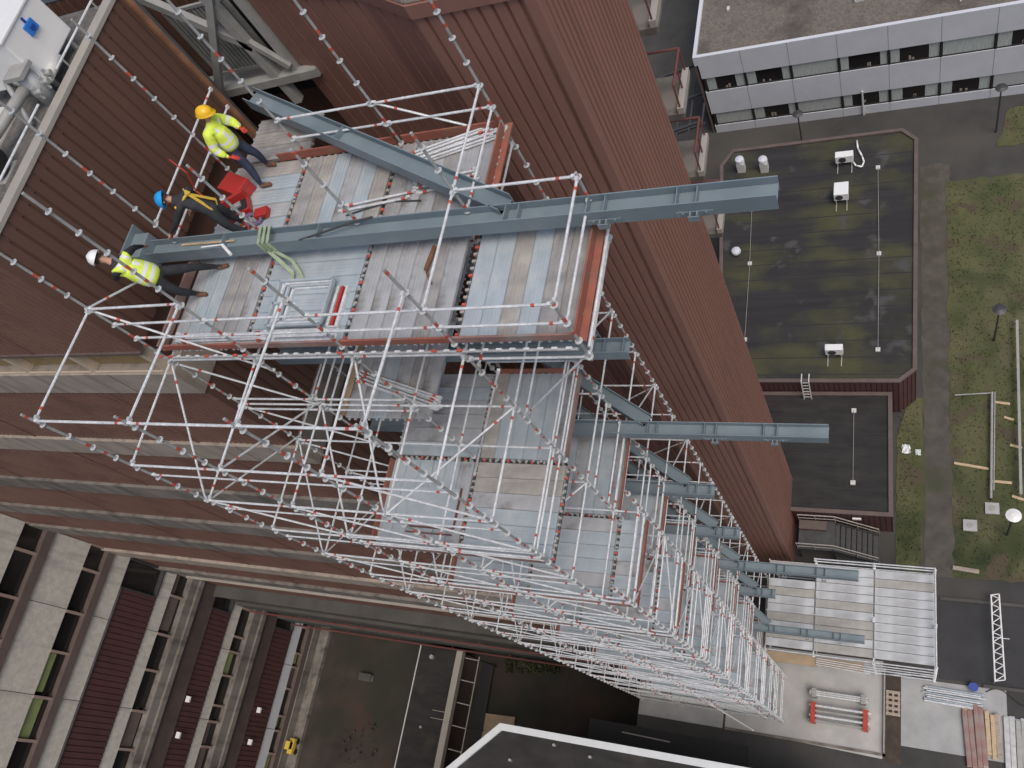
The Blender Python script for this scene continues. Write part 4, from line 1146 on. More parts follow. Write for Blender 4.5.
# =================================================================== ground platform scaffold
PZ = -41.15
pf = thing('platform_scaffold', (-1.5, 8, GZ), 'low scaffold platform of pale boards standing over the yard road', 'scaffold')
xs = [-6.0, -3.9, -1.42, 1.02]; ys = [5.95, 7.7, 10.05]
for x in xs:
    for y in ys:
        zt = PZ + (1.0 if (y == ys[2] and x > -4.5) or x == xs[3] or x == xs[2] and y > 7 else .1)
        m = MB(); m.tube((x, y, GZ), (x, y, zt), .03, 8)
        z = GZ + .5
        while z < zt: m.tube((x, y, z - .008), (x, y, z + .008), .07, 8); z += .5
        m.build('standard', M['galv'], pf)
def rail(p, q, r=.028):
    m = MB(); m.tube(p, q, r, 7); m.build('ledger', M['galv'], pf)
for y in ys:
    for z in (GZ + .6, GZ + 2.2, PZ - .12):
        for a, b in zip(xs[:-1], xs[1:]): rail((a, y, z), (b, y, z))
for x in xs:
    for z in (GZ + 2.2, PZ - .14):
        for a, b in zip(ys[:-1], ys[1:]): rail((x, a, z), (x, b, z))
for z in (PZ + .5, PZ + .95):
    for a, b in ((xs[1], xs[2]), (xs[2], xs[3])): rail((a, ys[2], z), (b, ys[2], z))
    rail((xs[3], ys[1], z), (xs[3], ys[2], z)); rail((xs[3], ys[0], z), (xs[3], ys[1], z))
for a, b in zip(xs[:-1], xs[1:]): rail((a, ys[0] , GZ + .3), (b, ys[0], GZ + 2.1)); 
for y in (5.95, 5.75):
    rail((xs[1], y - .0, PZ - .9), (xs[3], y, PZ - .9))
n = 10
for bi, (a, b) in enumerate(zip(xs[:-1], xs[1:])):
    for k in range(n):
        y0 = 6.1 + (10.0 - 6.1) * k / n; y1 = 6.1 + (10.0 - 6.1) * (k + 1) / n
        if bi == 0 and k in (8,): continue
        mk = R3.choice(['plat', 'plat', 'plat', 'plat2'])
        m = MB(); m.box(a + .03, b - .03, y0 + .012, y1 - .012, PZ - .05 + R3.uniform(0, .012), PZ + R3.uniform(0, .01)); m.build('platform_board', M[mk], pf)
m = MB(); m.box(xs[0], xs[1] + .05, 5.5, 5.95, PZ - .6, PZ - .55); m.build('timber_board', M['plyboard'], pf, label='yellowish timber board at the front of the platform')
m = MB(); m.box(xs[1] + .06, xs[2] - .4, 5.55, 5.93, PZ - .62, PZ - .57); m.build('timber_board', M['plyboard'], pf, label='yellowish timber board at the front of the platform')
for k in range(4):
    m = MB(); m.tube((xs[1] + .1, 5.6 + .09 * k, PZ - .5), (xs[2] - .1 + .2 * k, 5.5 + .09 * k, PZ - .5), .024, 6); m.build('spare_tube', M['galv'], pf)

# lattice girder standing against the road
t = thing('lattice_girder', (3.6, 8.4, GZ), 'white lattice girder lying across the road right of the platform', 'girder')
a0 = Vector((*PX(991, 595, GZ + .6), GZ + .6)); a1 = Vector((*PX(995, 681, GZ + .6), GZ + .6)); b0 = Vector((*PX(999, 594, GZ + .6), GZ + .6)); b1 = Vector((*PX(1005, 680, GZ + .6), GZ + .6))
m = MB(); m.tube(a0, a1, .035, 8); m.build('chord', M['white'], t)
m = MB(); m.tube(b0, b1, .035, 8); m.build('chord', M['white'], t)
m = MB(); n = 9
for k in range(n):
    p = a0.lerp(a1, k / n); q = b0.lerp(b1, (k + .5) / n); r_ = a0.lerp(a1, (k + 1) / n)
    m.tube(p, q, .02, 6); m.tube(q, r_, .02, 6)
m.tube(a0, b0, .025, 6); m.tube(a1, b1, .025, 6); m.build('lacing', M['white'], t)
m = MB(); m.tube(a0 - Vector((0, 0, .6)), a0, .03, 6); m.tube(a1 - Vector((0, 0, .6)), a1, .03, 6); m.tube(a0.lerp(a1, .5), a0.lerp(a1, .5) + Vector((.65, 0, 0)), .02, 6); m.build('foot', M['galv'], t)

# stillages and stacks in the yard
def stillage(label, x0, x1, y0, y1, ends, n, cat='stillage'):
    t = thing('tube_stillage', ((x0 + x1) / 2, (y0 + y1) / 2, GZ), label, cat, 'stillages on the concrete slab')
    z = GZ + .02; y0 -= .12; y1 += .08
    for x in (x0, x1 - .22):
        m = MB(); m.box(x, x + .22, y0, y0 + .08, z, z + .75); m.box(x, x + .22, y1 - .08, y1, z, z + .75); m.box(x + .01, x + .21, y0 + .081, y1 - .081, z, z + .12); m.box(x + .01, x + .21, y0 + .081, y1 - .081, z + .55, z + .68)
        m.build('end_frame', M[ends], t)
    for k in range(n):
        yy = y0 + .12 + (y1 - y0 - .24) * (k % (n // 2)) / (n / 2 - 1 + 1e-6); zz = z + .2 + .12 * (k // (n // 2))
        m = MB(); m.tube((x0 - .1 * R3.random(), yy, zz + .25), (x1 + .15 * R3.random(), yy, zz + .25), .055, 7); m.build('tube', M['galv'] if k % 2 else M['greysteel'], t)
    return t
p0 = PX(811, 705, GZ + .5); p1 = PX(868, 729, GZ + .5)
stillage('red ended stillage filled with grey tubes on the pale slab', p0[0], p1[0] , p1[1], p0[1] + .05, 'redstill', 8)
p0 = PX(812, 690, GZ + .5); p1 = PX(866, 705, GZ + .5)
stillage('grey stillage of bright tubes behind the red ended one', p0[0], p1[0], p1[1] + .12, p0[1], 'greysteel', 10)
t = thing('wooden_pallet', (*PX(893, 703, GZ), GZ), 'small wooden pallet on the dark earth strip beside the slab', 'pallet')
x, y = PX(893, 703, GZ + .15)
for k in range(5):
    m = MB(); m.box(x - .3, x + .3, y - .55 + k * .24, y - .55 + k * .24 + .13, GZ + .12, GZ + .15); m.build('slat', M['wood2'], t)
for sx in (-.28, -.04, .2):
    m = MB(); m.box(x + sx, x + sx + .09, y - .55, y + .55, GZ + .02, GZ + .119); m.build('bearer', M['wood2'], t)
m = MB(); m.tube((-1.06, 2.6, GZ + .3), (-1.06, 6.2, GZ + .3), .03, 7); m.tube((-1.06, 2.6, GZ), (-1.06, 2.6, GZ + .35), .03, 7); m.tube((-1.06, 6.2, GZ), (-1.06, 6.2, GZ + .35), .03, 7)
tag(m.build('low_rail', M['greysteel']), 'low metal rail between the pale slab and the pallet', 'rail')
def flat_stack(name, label, cat, c, L, n, wd, rz, mats, layers=2, gap=.02, tube=False, group=None, partname='board'):
    t = thing(name, (c[0], c[1], GZ), label, cat, group)
    d = Vector((math.cos(rz), math.sin(rz), 0)); s = Vector((-d.y, d.x, 0)); c = Vector((c[0], c[1], 0))
    for l in range(layers):
        for k in range(n):
            p = c + s * ((k - (n - 1) / 2) * (wd + gap)) + d * R3.uniform(-.12, .12) * (1 if l else .6)
            LL = L * R3.uniform(.88, 1.0); z = GZ + .06 + l * (.06 if not tube else wd * .9)
            a = p - d * LL / 2; b = p + d * LL / 2 + s * R3.uniform(-.03, .03)
            m = MB()
            if tube: m.tube((a.x, a.y, z + .03), (b.x, b.y, z + .03), wd / 2, 7); 
            else: m.bar((a.x, a.y, z), (b.x, b.y, z), wd, .045)
            m.build(partname, M[R3.choice(mats)], t)
    for e in (-.3, .3):
        p = c + d * L * e; m = MB(); m.bar((p.x - s.x * n * wd * .55, p.y - s.y * n * wd * .55, GZ + .025), (p.x + s.x * n * wd * .55, p.y + s.y * n * wd * .55, GZ + .025), .08, .03); m.build('bearer', M['wood2'], t)
    return t
flat_stack('tube_stack', 'row of blue grey tubes lying beside the pale slab under the girder', 'tube stack', PX(953, 698, GZ), 2.4, 8, .07, -.03, ['galv', 'plank_blue'], 2, tube=True, partname='tube')
flat_stack('board_stack', 'stack of long brown timber boards near the lower right corner', 'board stack', PX(975, 738, GZ), 2.6, 4, .19, math.pi / 2 + .06, ['wood2', 'wood', 'toe_old'], 3)
flat_stack('board_stack', 'stack of shorter light timber boards right of the long brown boards', 'board stack', PX(993, 735, GZ), 1.9, 3, .17, math.pi / 2 + .03, ['wood', 'wood2'], 3)
flat_stack('plank_stack', 'stack of grey metal planks at the lower right picture edge', 'plank stack', PX(1019, 748, GZ), 2.4, 5, .2, math.pi / 2, ['plank_blue', 'galv_old', 'greysteel'], 2)
x, y = PX(973, 688, GZ)
m = MB(); m.tube((x, y, GZ + .01), (x, y, GZ + .3), .16, 14); m.tube((x, y, GZ + .301), (x, y, GZ + .32), .2, 14)
tag(m.build('cable_reel', M['navy']), 'small blue cable reel beside the tubes', 'reel')
m = MB(); pts = []
for k in range(16): pts.append((x + .5 + .22 * k, y - .1 + .25 * math.sin(k * .7) - .02 * k, GZ + .03))
m.path(pts, .022, 6); tag(m.build('cable', M['black']), 'black cable snaking from the blue reel across the yard', 'cable')

# lamps on the ground
def lamp(px, label, base, head, h=3.4, white=False):
    x, y = PX(base[0], base[1], GZ)
    t = thing('street_lamp', (x, y, GZ), label, 'street lamp', 'street lamps around the lawn')
    m = MB(); m.tube((x, y, GZ), (x, y, GZ + h), .055, 8, r2=.04); m.build('pole', M['darksteel'], t)
    m = MB(); m.tube((x, y, GZ + h), (x, y, GZ + h + .14), .12, 14, r2=.32); m.build('shade', M['offwhite'] if white else M['darksteel'], t)
    m = MB(); m.tube((x, y, GZ + h + .141), (x, y, GZ + h + .22), .32, 16, r2=.1); m.build('cap', M['white'] if white else M['darksteel'], t)
lamp(0, 'dark street lamp between the white building and the larger annex', (802, 142), 0, 2.5)
lamp(0, 'dark street lamp at the far right in front of the white building', (996, 132), 0, 3.5)
lamp(0, 'dark street lamp standing on the lawn halfway down the right side', (994, 341), 0, 3.2)
lamp(0, 'street lamp with a white round top at the lower right lawn', (1007, 535), 0, 3.0, True)
# fence piece at the right edge, pipe run, planks, slabs, plastic
t = thing('metal_bench', (*PX(1019, 400, GZ), GZ), 'long pale metal fence rail at the right picture edge on the lawn', 'fence rail')
p = PX(1017, 320, GZ + .5); q = PX(1021, 494, GZ + .5)
m = MB(); m.bar((*p, GZ + .5), (*q, GZ + .5), .12, .06); m.build('top_rail', M['greysteel'], t)
m = MB(); 
for k in range(6):
    f = k / 5; m.tube((p[0] + (q[0] - p[0]) * f, p[1] + (q[1] - p[1]) * f, GZ), (p[0] + (q[0] - p[0]) * f, p[1] + (q[1] - p[1]) * f, GZ + .47), .03, 6)
m.build('post', M['greysteel'], t)
t.name = 'fence_rail'
t = thing('pipe_frame', (*PX(991, 440, GZ), GZ), 'grey pipe run with a cross arm lying on the lawn', 'pipe')
p = PX(992, 392, GZ + .3); q = PX(991, 498, GZ + .3); r_ = PX(955, 395, GZ + .3)
m = MB(); m.tube((*p, GZ + .3), (*q, GZ + .3), .06, 8); m.tube((p[0] + .13, p[1], GZ + .3), (q[0] + .13, q[1] + .4, GZ + .3), .03, 8); m.build('long_pipe', M['greysteel'], t)
m = MB(); m.tube((*r_, GZ + .3), (p[0], p[1] - .05, GZ + .3), .035, 8); m.build('cross_arm', M['greysteel'], t)
for e in (p, q): m = MB(); m.tube((*e, GZ), (*e, GZ + .28), .05, 8); m.build('foot', M['darksteel'], t)
for k, (a, b) in enumerate((((954, 463), (989, 469)), ((1004, 417), (1014, 420)), ((1010, 445), (1022, 448)), ((990, 481), (1012, 483)), ((1012, 496), (1024, 500)), ((994, 402), (1010, 404)))):
    p = PX(*a, GZ + .08); q = PX(*b, GZ + .08)
    m = MB(); m.bar((*p, GZ + .08), (*q, GZ + .08), .13, .05)
    tag(m.build('plank', M['wood']), ['longest pale plank lying left of the pipe run on the lawn', 'short pale plank right of the pipe run near its top', 'short plank at the right edge below the top one',
        'pale plank crossing near the pipe run foot', 'short plank at the right edge level with the pipe foot', 'thin plank beside the top of the pipe run'][k], 'plank', 'planks lying on the lawn')
for k, (a, b) in enumerate(((992, 509), (970, 526))):
    x, y = PX(a, b, GZ)
    t = thing('paving_base', (x, y, GZ), ['square concrete base with a manhole plate under the pipe run', 'square concrete base left of the white topped lamp'][k], 'concrete base', 'concrete bases')
    m = MB(); m.box(x - .3, x + .3, y - .28, y + .28, GZ + .02, GZ + .14); m.build('block', M['slab'], t)
    m = MB(); m.tube((x, y, GZ + .141), (x, y, GZ + .16), .14, 14); m.build('plate', M['greysteel'], t)
def rag(px, py, label, n=7, sz=.4):
    x, y = PX(px, py, GZ); m = MB(); vs = []; N = 6
    for i in range(N):
        for j in range(N): vs.append((x + (i / (N - 1) - .5) * sz * (1 + R3.uniform(-.15, .15)), y + (j / (N - 1) - .5) * sz * 1.2, GZ + .06 + R3.uniform(0, .16)))
    fs = [(i * N + j, (i + 1) * N + j, (i + 1) * N + j + 1, i * N + j + 1) for i in range(N - 1) for j in range(N - 1)]
    m.add(vs, fs); o = m.build('plastic_sheet', M['sheet']); tag(o, label, 'plastic sheet', 'crumpled plastic on the path'); 
    md = o.modifiers.new('s', 'SOLIDIFY'); md.thickness = .01
rag(906, 450, 'larger crumpled white plastic sheet on the path edge'); rag(918, 453, 'smaller crumpled white plastic sheet just right of the larger', sz=.26)
x, y = PX(968, 609, GZ)
m = MB(); m.bar((x - .6, 11.35, GZ + .07), (x + .5, 11.25, GZ + .07), .2, .08)
tag(m.build('concrete_beam', M['concrete']), 'short pale concrete beam on the grass right of the platform', 'concrete beam')

# =================================================================== courtyard structures
t = thing('covered_walkway', (-27, -1, CZ), 'low walkway with dark flat roof and white edge in the courtyard', 'walkway')
WZ = -49.8
xa = PX(422, 644, WZ)[0]; xb = PX(458, 650, WZ)[0]
m = MB(); m.box(xa, xb, -9, 4.7, WZ - .25, WZ); m.build('roof', M['roof_black2'], t)
m = MB(); m.box(xa - .06, xa - .001, -9, 4.7, WZ - .3, WZ + .05); m.build('white_edge', M['whitecoping'], t)
m = MB(); m.box(xb + .001, xb + .42, -9, 4.68, WZ - .3, WZ + .12); m.build('parapet_beam', M['coping'], t)
m = MB(); m.box(xa + .2, xb - .1, -9, 4.6, CZ, WZ - .251); m.build('wall', M['brownband'], t)
m = MB(); m.tube((xa + 1.0, 4.0, WZ + .001), (xa + 1.0, 4.0, WZ + .25), .14, 10); m.tube((xa + 1.2, -.2, WZ + .001), (xa + 1.2, -.2, WZ + .12), .08, 10); m.build('roof_outlet', M['greysteel'], t)
m = MB(); m.bar((xb - .9, .9, WZ + .06), (xb - .02, .9, WZ + .06), .03, .03); m.bar((xb - .95, .45, WZ + .06), (xb - .02, .45, WZ + .06), .03, .03); m.build('handle_bars', M['coping'], t)
t = thing('pergola', (-24.9, -1, CZ), 'thin frame of pale crossbars beside the covered walkway roof', 'frame')
x0 = xb + .45; x1 = x0 + .95
m = MB(); m.bar((x1, -7, WZ - .4), (x1, 4.5, WZ - .4), .05, .06); m.build('side_bar', M['coping'], t)
for k in range(8):
    y = 4.3 - k * 1.35
    m = MB(); m.bar((x0, y, WZ - .38), (x1, y - .05, WZ - .38), .05, .06); m.build('crossbar', M['coping'], t)
for y in (4.3, .3, -5):
    m = MB(); m.bar((x1, y, CZ), (x1, y, WZ - .44), .06, .06, up=(1, 0, 0)); m.build('post', M['darksteel'], t)
m = MB(); m.box(x0 + .02, x1 - .04, -7, 4.4, CZ + .3, CZ + .34); m.build('dark_floor', M['black'], t)
a = PX(476, 712, CZ + .3); b = PX(515, 717, CZ + .3)
m = MB(); m.add([(a[0], a[1], CZ + .2), (b[0], b[1], CZ + .2), (b[0] - .2, -5, CZ + .2), (a[0] - .2, -5, CZ + .2), (a[0], a[1], CZ + .25), (b[0], b[1], CZ + .25), (b[0] - .2, -5, CZ + .25), (a[0] - .2, -5, CZ + .25)],
                [(0, 3, 2, 1), (4, 5, 6, 7), (0, 1, 5, 4), (1, 2, 6, 5), (2, 3, 7, 6), (3, 0, 4, 7)])
m.box(a[0], b[0], -4, a[1] - .2, CZ + .001, CZ + .19)
tag(m.build('plywood_sheet', M['plyboard']), 'large pale plywood sheet lying in the courtyard beside the frame', 'plywood sheet')
a = PX(590, 718, -44.8); b = PX(747, 755, -44.8)
t = thing('flat_roofed_shed', (-11, 0, CZ), 'very dark flat roof just behind the white edged roof', 'building')
m = MB(); m.box(a[0], b[0], -3, a[1], -45.1, -44.85); m.build('roof', M['black'], t)
m = MB(); m.box(a[0] + .1, -12.7, -3, a[1] - .05, CZ, -45.101); m.build('wall', M['brownband'], t)
m = MB(); m.bar((*PX(622, 732, -44.8), -44.8), (*PX(670, 742, -44.8), -44.8), .06, .06); m.build('pale_strip', M['coping'], t)
# white coped roof nearest the camera
FZ = -36.0
f0 = PX(500, 724, FZ); f1 = PX(760, 770, FZ); f2 = PX(447, 768, FZ)
d = Vector((f2[0] - f0[0], f2[1] - f0[1])).normalized() * 7
t = thing('white_edged_roof_building', (-9, -4, CZ), 'dark flat roof building with bright white coping at the bottom edge', 'building')
FO = [(f0[0], f0[1]), (f0[0] + d.x, f0[1] + d.y), (f0[0] + d.x, -22), (-3, -22), (-3, f0[1] + .1)]
m = MB(); m.poly(inset(FO, .1), -53, FZ - .3); m.build('wall', M['brownband'], t)
m = MB(); m.poly(inset(FO, .23), FZ - .299, FZ - .12); m.build('roof', M['roof_black2'], t)
m = MB(); oo = inset(FO, -.04); ii = inset(FO, .24)
for i in range(len(FO)):
    j = (i + 1) % len(FO)
    m.add([(*oo[i], FZ - .35), (*oo[j], FZ - .35), (*ii[j], FZ - .35), (*ii[i], FZ - .35), (*oo[i], FZ), (*oo[j], FZ), (*ii[j], FZ), (*ii[i], FZ)], [(0, 3, 2, 1), (4, 5, 6, 7), (0, 1, 5, 4), (2, 3, 7, 6)])
m.build('coping', M['whitecoping'], t)
for k, (a, b) in enumerate(((554, 745), (510, 760), (590, 757))):
    x, y = PX(a, b, FZ); m = MB(); m.tube((x, y, FZ - .119), (x, y, FZ + .06), .06, 10); m.build('roof_outlet', M['greysteel'], t)
# small bits in the courtyard
x, y = PX(368, 678, CZ)
t = thing('garden_bench', (x, y, CZ), 'small pale bench standing alone in the dark courtyard', 'bench')
m = MB(); m.box(x - .5, x + .5, y - .25, y + .25, CZ + .4, CZ + .46); m.build('seat', M['podium'], t)
for sx in (-.42, .32): m = MB(); m.box(x + sx, x + sx + .1, y - .2, y + .2, CZ, CZ + .399); m.build('leg', M['concrete'], t)
m = MB()
for k in range(26):
    x, y = PX(R3.uniform(340, 385), R3.uniform(725, 765), CZ); s = R3.uniform(.05, .16)
    m.add([(x, y, CZ + .02), (x + s, y + s * .2, CZ + R3.uniform(.1, .5)), (x + s * .2, y + s, CZ + R3.uniform(.1, .5)), (x - s * .7, y + s * .4, CZ + R3.uniform(.05, .3))], [(0, 1, 2, 3)])
for k in range(420):
    x, y = PX(R3.uniform(505, 560), R3.uniform(655, 675), CZ); s = R3.uniform(.05, .16)
    m.add([(x, y, CZ + .02), (x + s, y + s * .2, CZ + R3.uniform(.1, .6)), (x + s * .2, y + s, CZ + R3.uniform(.1, .5)), (x - s * .7, y + s * .4, CZ + R3.uniform(.05, .3))], [(0, 1, 2, 3)])
o = m.build('ground_plants', M['grass'], kind='stuff'); o['label'] = 'low scrubby ground plants scattered in the courtyard'
# yellow item at the wing's green windows, built as a small wheeled machine
x, y = PX(274, 742, -52.2); zc = -52.63
x = WW + .68
t = thing('yellow_machine', (x, y, zc), 'small yellow machine at the foot of the pebble panelled wing', 'machine')
m = MB(); m.box(x - .2, x + .2, y - .5, y + .5, zc + .25, zc + .6); m.build('body', M['webbing'], t, bevel=.03)
m = MB(); m.box(x - .14, x + .16, y - .2, y + .25, zc + .601, zc + .95); m.build('cab', M['glass'], t, bevel=.03)
m = MB(); m.box(x - .17, x + .19, y - .24, y + .29, zc + .951, zc + 1.0); m.build('cab_roof', M['webbing'], t)
for sx in (-.26, .2):
    for sy in (-.33, .33):
        m = MB(); m.tube((x + sx, y + sy, zc + .18), (x + sx + .06, y + sy, zc + .18), .17, 14); m.build('wheel', M['black'], t)
# downlights on the wing ledge
for k, (a, b) in enumerate(((187, 699), (177, 735), (258, 710), (249, 742))):
    d_ = Rw @ Vector((a - 512, b - 384, 841.117)); d_ *= (WW + .35) / d_.x
    m = MB(); m.box(d_.x - .1, d_.x + .18, d_.y - .17, d_.y + .17, d_.z - .12, d_.z)
    tag(m.build('white_lamp_box', M['white']), ['upper of two white boxes on the higher brown band', 'lower of two white boxes on the higher brown band', 'upper of two white boxes on the lower brown band', 'lower of two white boxes on the lower brown band'][k], 'lamp box', 'white lamp boxes on the wing')
# dark plant behind the tower at the top
t = thing('plant_frames', (-13, 32, GZ), 'jumble of dark steel frames on the ground behind the tower', 'steel frames')
m = MB()
for k in range(9):
    y = 28 + k * 1.7; m.bar((-15.5, y, GZ + 2 + (k % 3)), (-12.0, y + .8, GZ + 2.2 + (k % 3)), .15, .15)
for k in range(5): m.bar((-15.5 + k * .8, 27.5, GZ + 2.4), (-15.2 + k * .8, 42, GZ + 3.0), .1, .1)
m.build('frame_bars', M['darksteel'], t)
m = MB(); 
for x in (-15.3, -12.3):
    for y in (28, 34, 41): m.bar((x, y, GZ), (x, y, GZ + 2.4), .15, .15, up=(1, 0, 0))
m.build('post', M['darksteel'], t)

# =================================================================== people
def skin_obj(joints, edges, sub=2):
    """joints {name: (pos, rx, ry)}; grows one continuous surface and returns a mesh"""
    names = list(joints)
    me = bpy.data.meshes.new('sk')
    me.from_pydata([joints[n][0] for n in names], [(names.index(a), names.index(b)) for a, b in edges], [])
    o = bpy.data.objects.new('sk', me); COL.objects.link(o)
    md = o.modifiers.new('skin', 'SKIN'); md.use_smooth_shade = True; md.branch_smoothing = .6
    sl = me.skin_vertices[0].data
    for i, n in enumerate(names):
        sl[i].radius = (joints[n][1], joints[n][2]); sl[i].use_root = (i == 0)
    ss = o.modifiers.new('sub', 'SUBSURF'); ss.levels = sub; ss.render_levels = sub
    dg = bpy.context.evaluated_depsgraph_get(); dg.update()
    out = bpy.data.meshes.new_from_object(o.evaluated_get(dg))
    bpy.data.objects.remove(o)
    return out
def link_mesh(me, name, mats, parent, label=None):
    for k in list(range(len(me.materials))): me.materials.pop(index=0)
    for mm in mats: me.materials.append(mm)
    for p in me.polygons: p.use_smooth = True
    o = bpy.data.objects.new(name, me); COL.objects.link(o); o.parent = parent
    o.location = -wloc(parent) if parent is not None else (0, 0, 0)
    if label: o['label'] = label
    return o
def person(label, J, hat, jacket, trousers, full_sleeve, gloves=None, harness=False, vest=True):
    """J: joint positions relative to the camera. pelvis, chest, neck, head, and L/R: sh, el, wr, ha, hip, kn, an, toe"""
    J = {k: Vector(v) + Vector((0, 0, H)) for k, v in J.items()}
    root = bpy.data.objects.new('person', None); COL.objects.link(root)
    base = (J['Lan'] + J['Ran']) / 2; root.location = (base.x, base.y, D1 + H)
    tag(root, label, 'person', 'workers on the top deck')
    up = (J['head'] - J['pelvis']).normalized()
    jt = {'pelvis': (J['pelvis'], .15, .12), 'belly': (J['pelvis'].lerp(J['chest'], .45), .17, .14), 'chest': (J['chest'], .195, .15),
          'collar': (J['chest'].lerp(J['neck'], .65), .12, .09), 'neck': (J['neck'], .058, .058), 'jaw': (J['neck'].lerp(J['head'], .45), .062, .066), 'head': (J['head'], .088, .098), 'crown': (J['head'] + (J['head'] - J['neck']).normalized() * .07, .07, .08)}
    ed = [('pelvis', 'belly'), ('belly', 'chest'), ('chest', 'collar'), ('collar', 'neck'), ('neck', 'jaw'), ('jaw', 'head'), ('head', 'crown')]
    for s in 'LR':
        hd = (J[s + 'ha'] - J[s + 'wr']).normalized()
        jt.update({s + 'sh': (J[s + 'sh'], .085, .085), s + 'el': (J[s + 'el'], .06, .06), s + 'wr': (J[s + 'wr'], .036, .032), s + 'ha': (J[s + 'ha'], .042, .022),
                   s + 'hip': (J[s + 'hip'], .12, .12), s + 'th': (J[s + 'hip'].lerp(J[s + 'kn'], .5), .105, .105), s + 'kn': (J[s + 'kn'], .08, .08), s + 'ca': (J[s + 'kn'].lerp(J[s + 'an'], .35), .078, .078), s + 'an': (J[s + 'an'], .042, .042), s + 'toe': (J[s + 'toe'], .042, .032)})
        ed += [('collar', s + 'sh'), (s + 'sh', s + 'el'), (s + 'el', s + 'wr'), (s + 'wr', s + 'ha'), ('pelvis', s + 'hip'), (s + 'hip', s + 'th'), (s + 'th', s + 'kn'), (s + 'kn', s + 'ca'), (s + 'ca', s + 'an'), (s + 'an', s + 'toe')]
        side = hd.cross(Vector((0, 0, 1))).normalized(); dn = Vector((0, 0, -1))
        for i, (off, ln) in enumerate(((-.033, .068), (-.011, .08), (.011, .076), (.033, .06))):
            a = J[s + 'ha'] + side * off + hd * .03; b = a + hd * ln * .55 + dn * .01; c = b + hd * ln * .4 + dn * .03
            jt['%sf%da' % (s, i)] = (a, .011, .011); jt['%sf%db' % (s, i)] = (b, .0095, .0095); jt['%sf%dc' % (s, i)] = (c, .008, .008)
            ed += [(s + 'ha', '%sf%da' % (s, i)), ('%sf%da' % (s, i), '%sf%db' % (s, i)), ('%sf%db' % (s, i), '%sf%dc' % (s, i))]
        a = J[s + 'wr'].lerp(J[s + 'ha'], .6) - side * .045; b = a - side * .02 + hd * .035 + dn * .01
        jt[s + 'ta'] = (a, .013, .013); jt[s + 'tb'] = (b, .0105, .0105); ed += [(s + 'ha', s + 'ta'), (s + 'ta', s + 'tb')]
    me = skin_obj(jt, ed, 1)
    body = link_mesh(me, 'body', [trousers, M['skin'], jacket if full_sleeve else M['cloth'], gloves or M['skin']], root)
    hd_c = J['head']; ax = (J['head'] - J['neck']).normalized()
    segs = []
    for n_a, n_b in ed: segs.append((jt[n_a][0], jt[n_b][0], n_a, n_b))
    for p in me.polygons:
        c = p.center; best = None
        for a, b, na, nb in segs:
            ab = b - a; t = max(0, min(1, (c - a).dot(ab) / max(1e-9, ab.length_squared))); dd = (c - (a + ab * t)).length
            if best is None or dd < best[0]: best = (dd, na, nb)
        na, nb = best[1], best[2]
        if nb in ('head', 'crown', 'jaw') or (na == 'collar' and nb == 'neck' and (c - J['neck']).length < .05): mi = 1
        elif 'f' in nb[1:] or nb[1:] in ('ha', 'ta', 'tb'): mi = 3
        elif nb[1:] in ('sh', 'el', 'wr') or nb in ('chest', 'collar', 'neck', 'belly'): mi = 2
        else: mi = 0
        p.material_index = mi
    # face: eyes, nose, mouth, ears
    fwd = (J['face'] - J['head']).normalized(); fwd = (fwd - ax * fwd.dot(ax)).normalized(); sd = fwd.cross(ax).normalized()
    def blob(c, r, name, mt, stretch=None):
        bm = bmesh.new(); bmesh.ops.create_icosphere(bm, subdivisions=2, radius=r)
        mm = bpy.data.meshes.new(name); 
        if stretch is not None: bmesh.ops.transform(bm, matrix=stretch, verts=bm.verts)
        bmesh.ops.translate(bm, vec=c, verts=bm.verts); bm.to_mesh(mm); bm.free(); return link_mesh(mm, name, [mt], root)
    for q in (-1, 1):
        blob(hd_c + fwd * .083 + sd * (.032 * q) + ax * .005, .012, 'eye', M['black']); blob(hd_c + sd * (.088 * q), .024, 'ear', M['skin'])
    blob(hd_c + fwd * .098 - ax * .022, .017, 'nose', M['skin']); blob(hd_c + fwd * .085 - ax * .055, .016, 'mouth', M['redstill'])
    # hair under the helmet rim
    bmh = bmesh.new(); bmesh.ops.create_icosphere(bmh, subdivisions=3, radius=.105)
    fr = Matrix((sd, fwd, ax)).transposed()
    bmesh.ops.delete(bmh, geom=[v for v in bmh.verts if v.co.z < -.055 or (v.co.y > .03 and v.co.z < .04)], context='VERTS')
    bmesh.ops.transform(bmh, matrix=Matrix.Translation(hd_c) @ fr.to_4x4(), verts=bmh.verts)
    mm = bpy.data.meshes.new('hair'); bmh.to_mesh(mm); bmh.free(); link_mesh(mm, 'hair', [M['hair']], root)
    # helmet: shell, peak, ridge
    bmh = bmesh.new(); bmesh.ops.create_uvsphere(bmh, u_segments=24, v_segments=14, radius=.14)
    bmesh.ops.delete(bmh, geom=[v for v in bmh.verts if v.co.z < -.012], context='VERTS')
    for v in bmh.verts:
        v.co.y *= 1.14
        if abs(v.co.x) < .022 and v.co.z > .03: v.co.z += .008
    rim = [v for v in bmh.verts if v.co.z < .012]
    geo = bmesh.ops.extrude_edge_only(bmh, edges=[e for e in bmh.edges if e.is_boundary])
    for v in [g for g in geo['geom'] if isinstance(g, bmesh.types.BMVert)]:
        f = 1.09 + (.2 if v.co.y > .1 else 0); v.co.x *= 1.09; v.co.y *= f; v.co.z -= .012
    bmesh.ops.transform(bmh, matrix=Matrix.Translation(hd_c + ax * .035) @ fr.to_4x4(), verts=bmh.verts)
    mm = bpy.data.meshes.new('helmet'); bmh.to_mesh(mm); bmh.free()
    ho = link_mesh(mm, 'helmet', [hat], root); so = ho.modifiers.new('s', 'SOLIDIFY'); so.thickness = .006
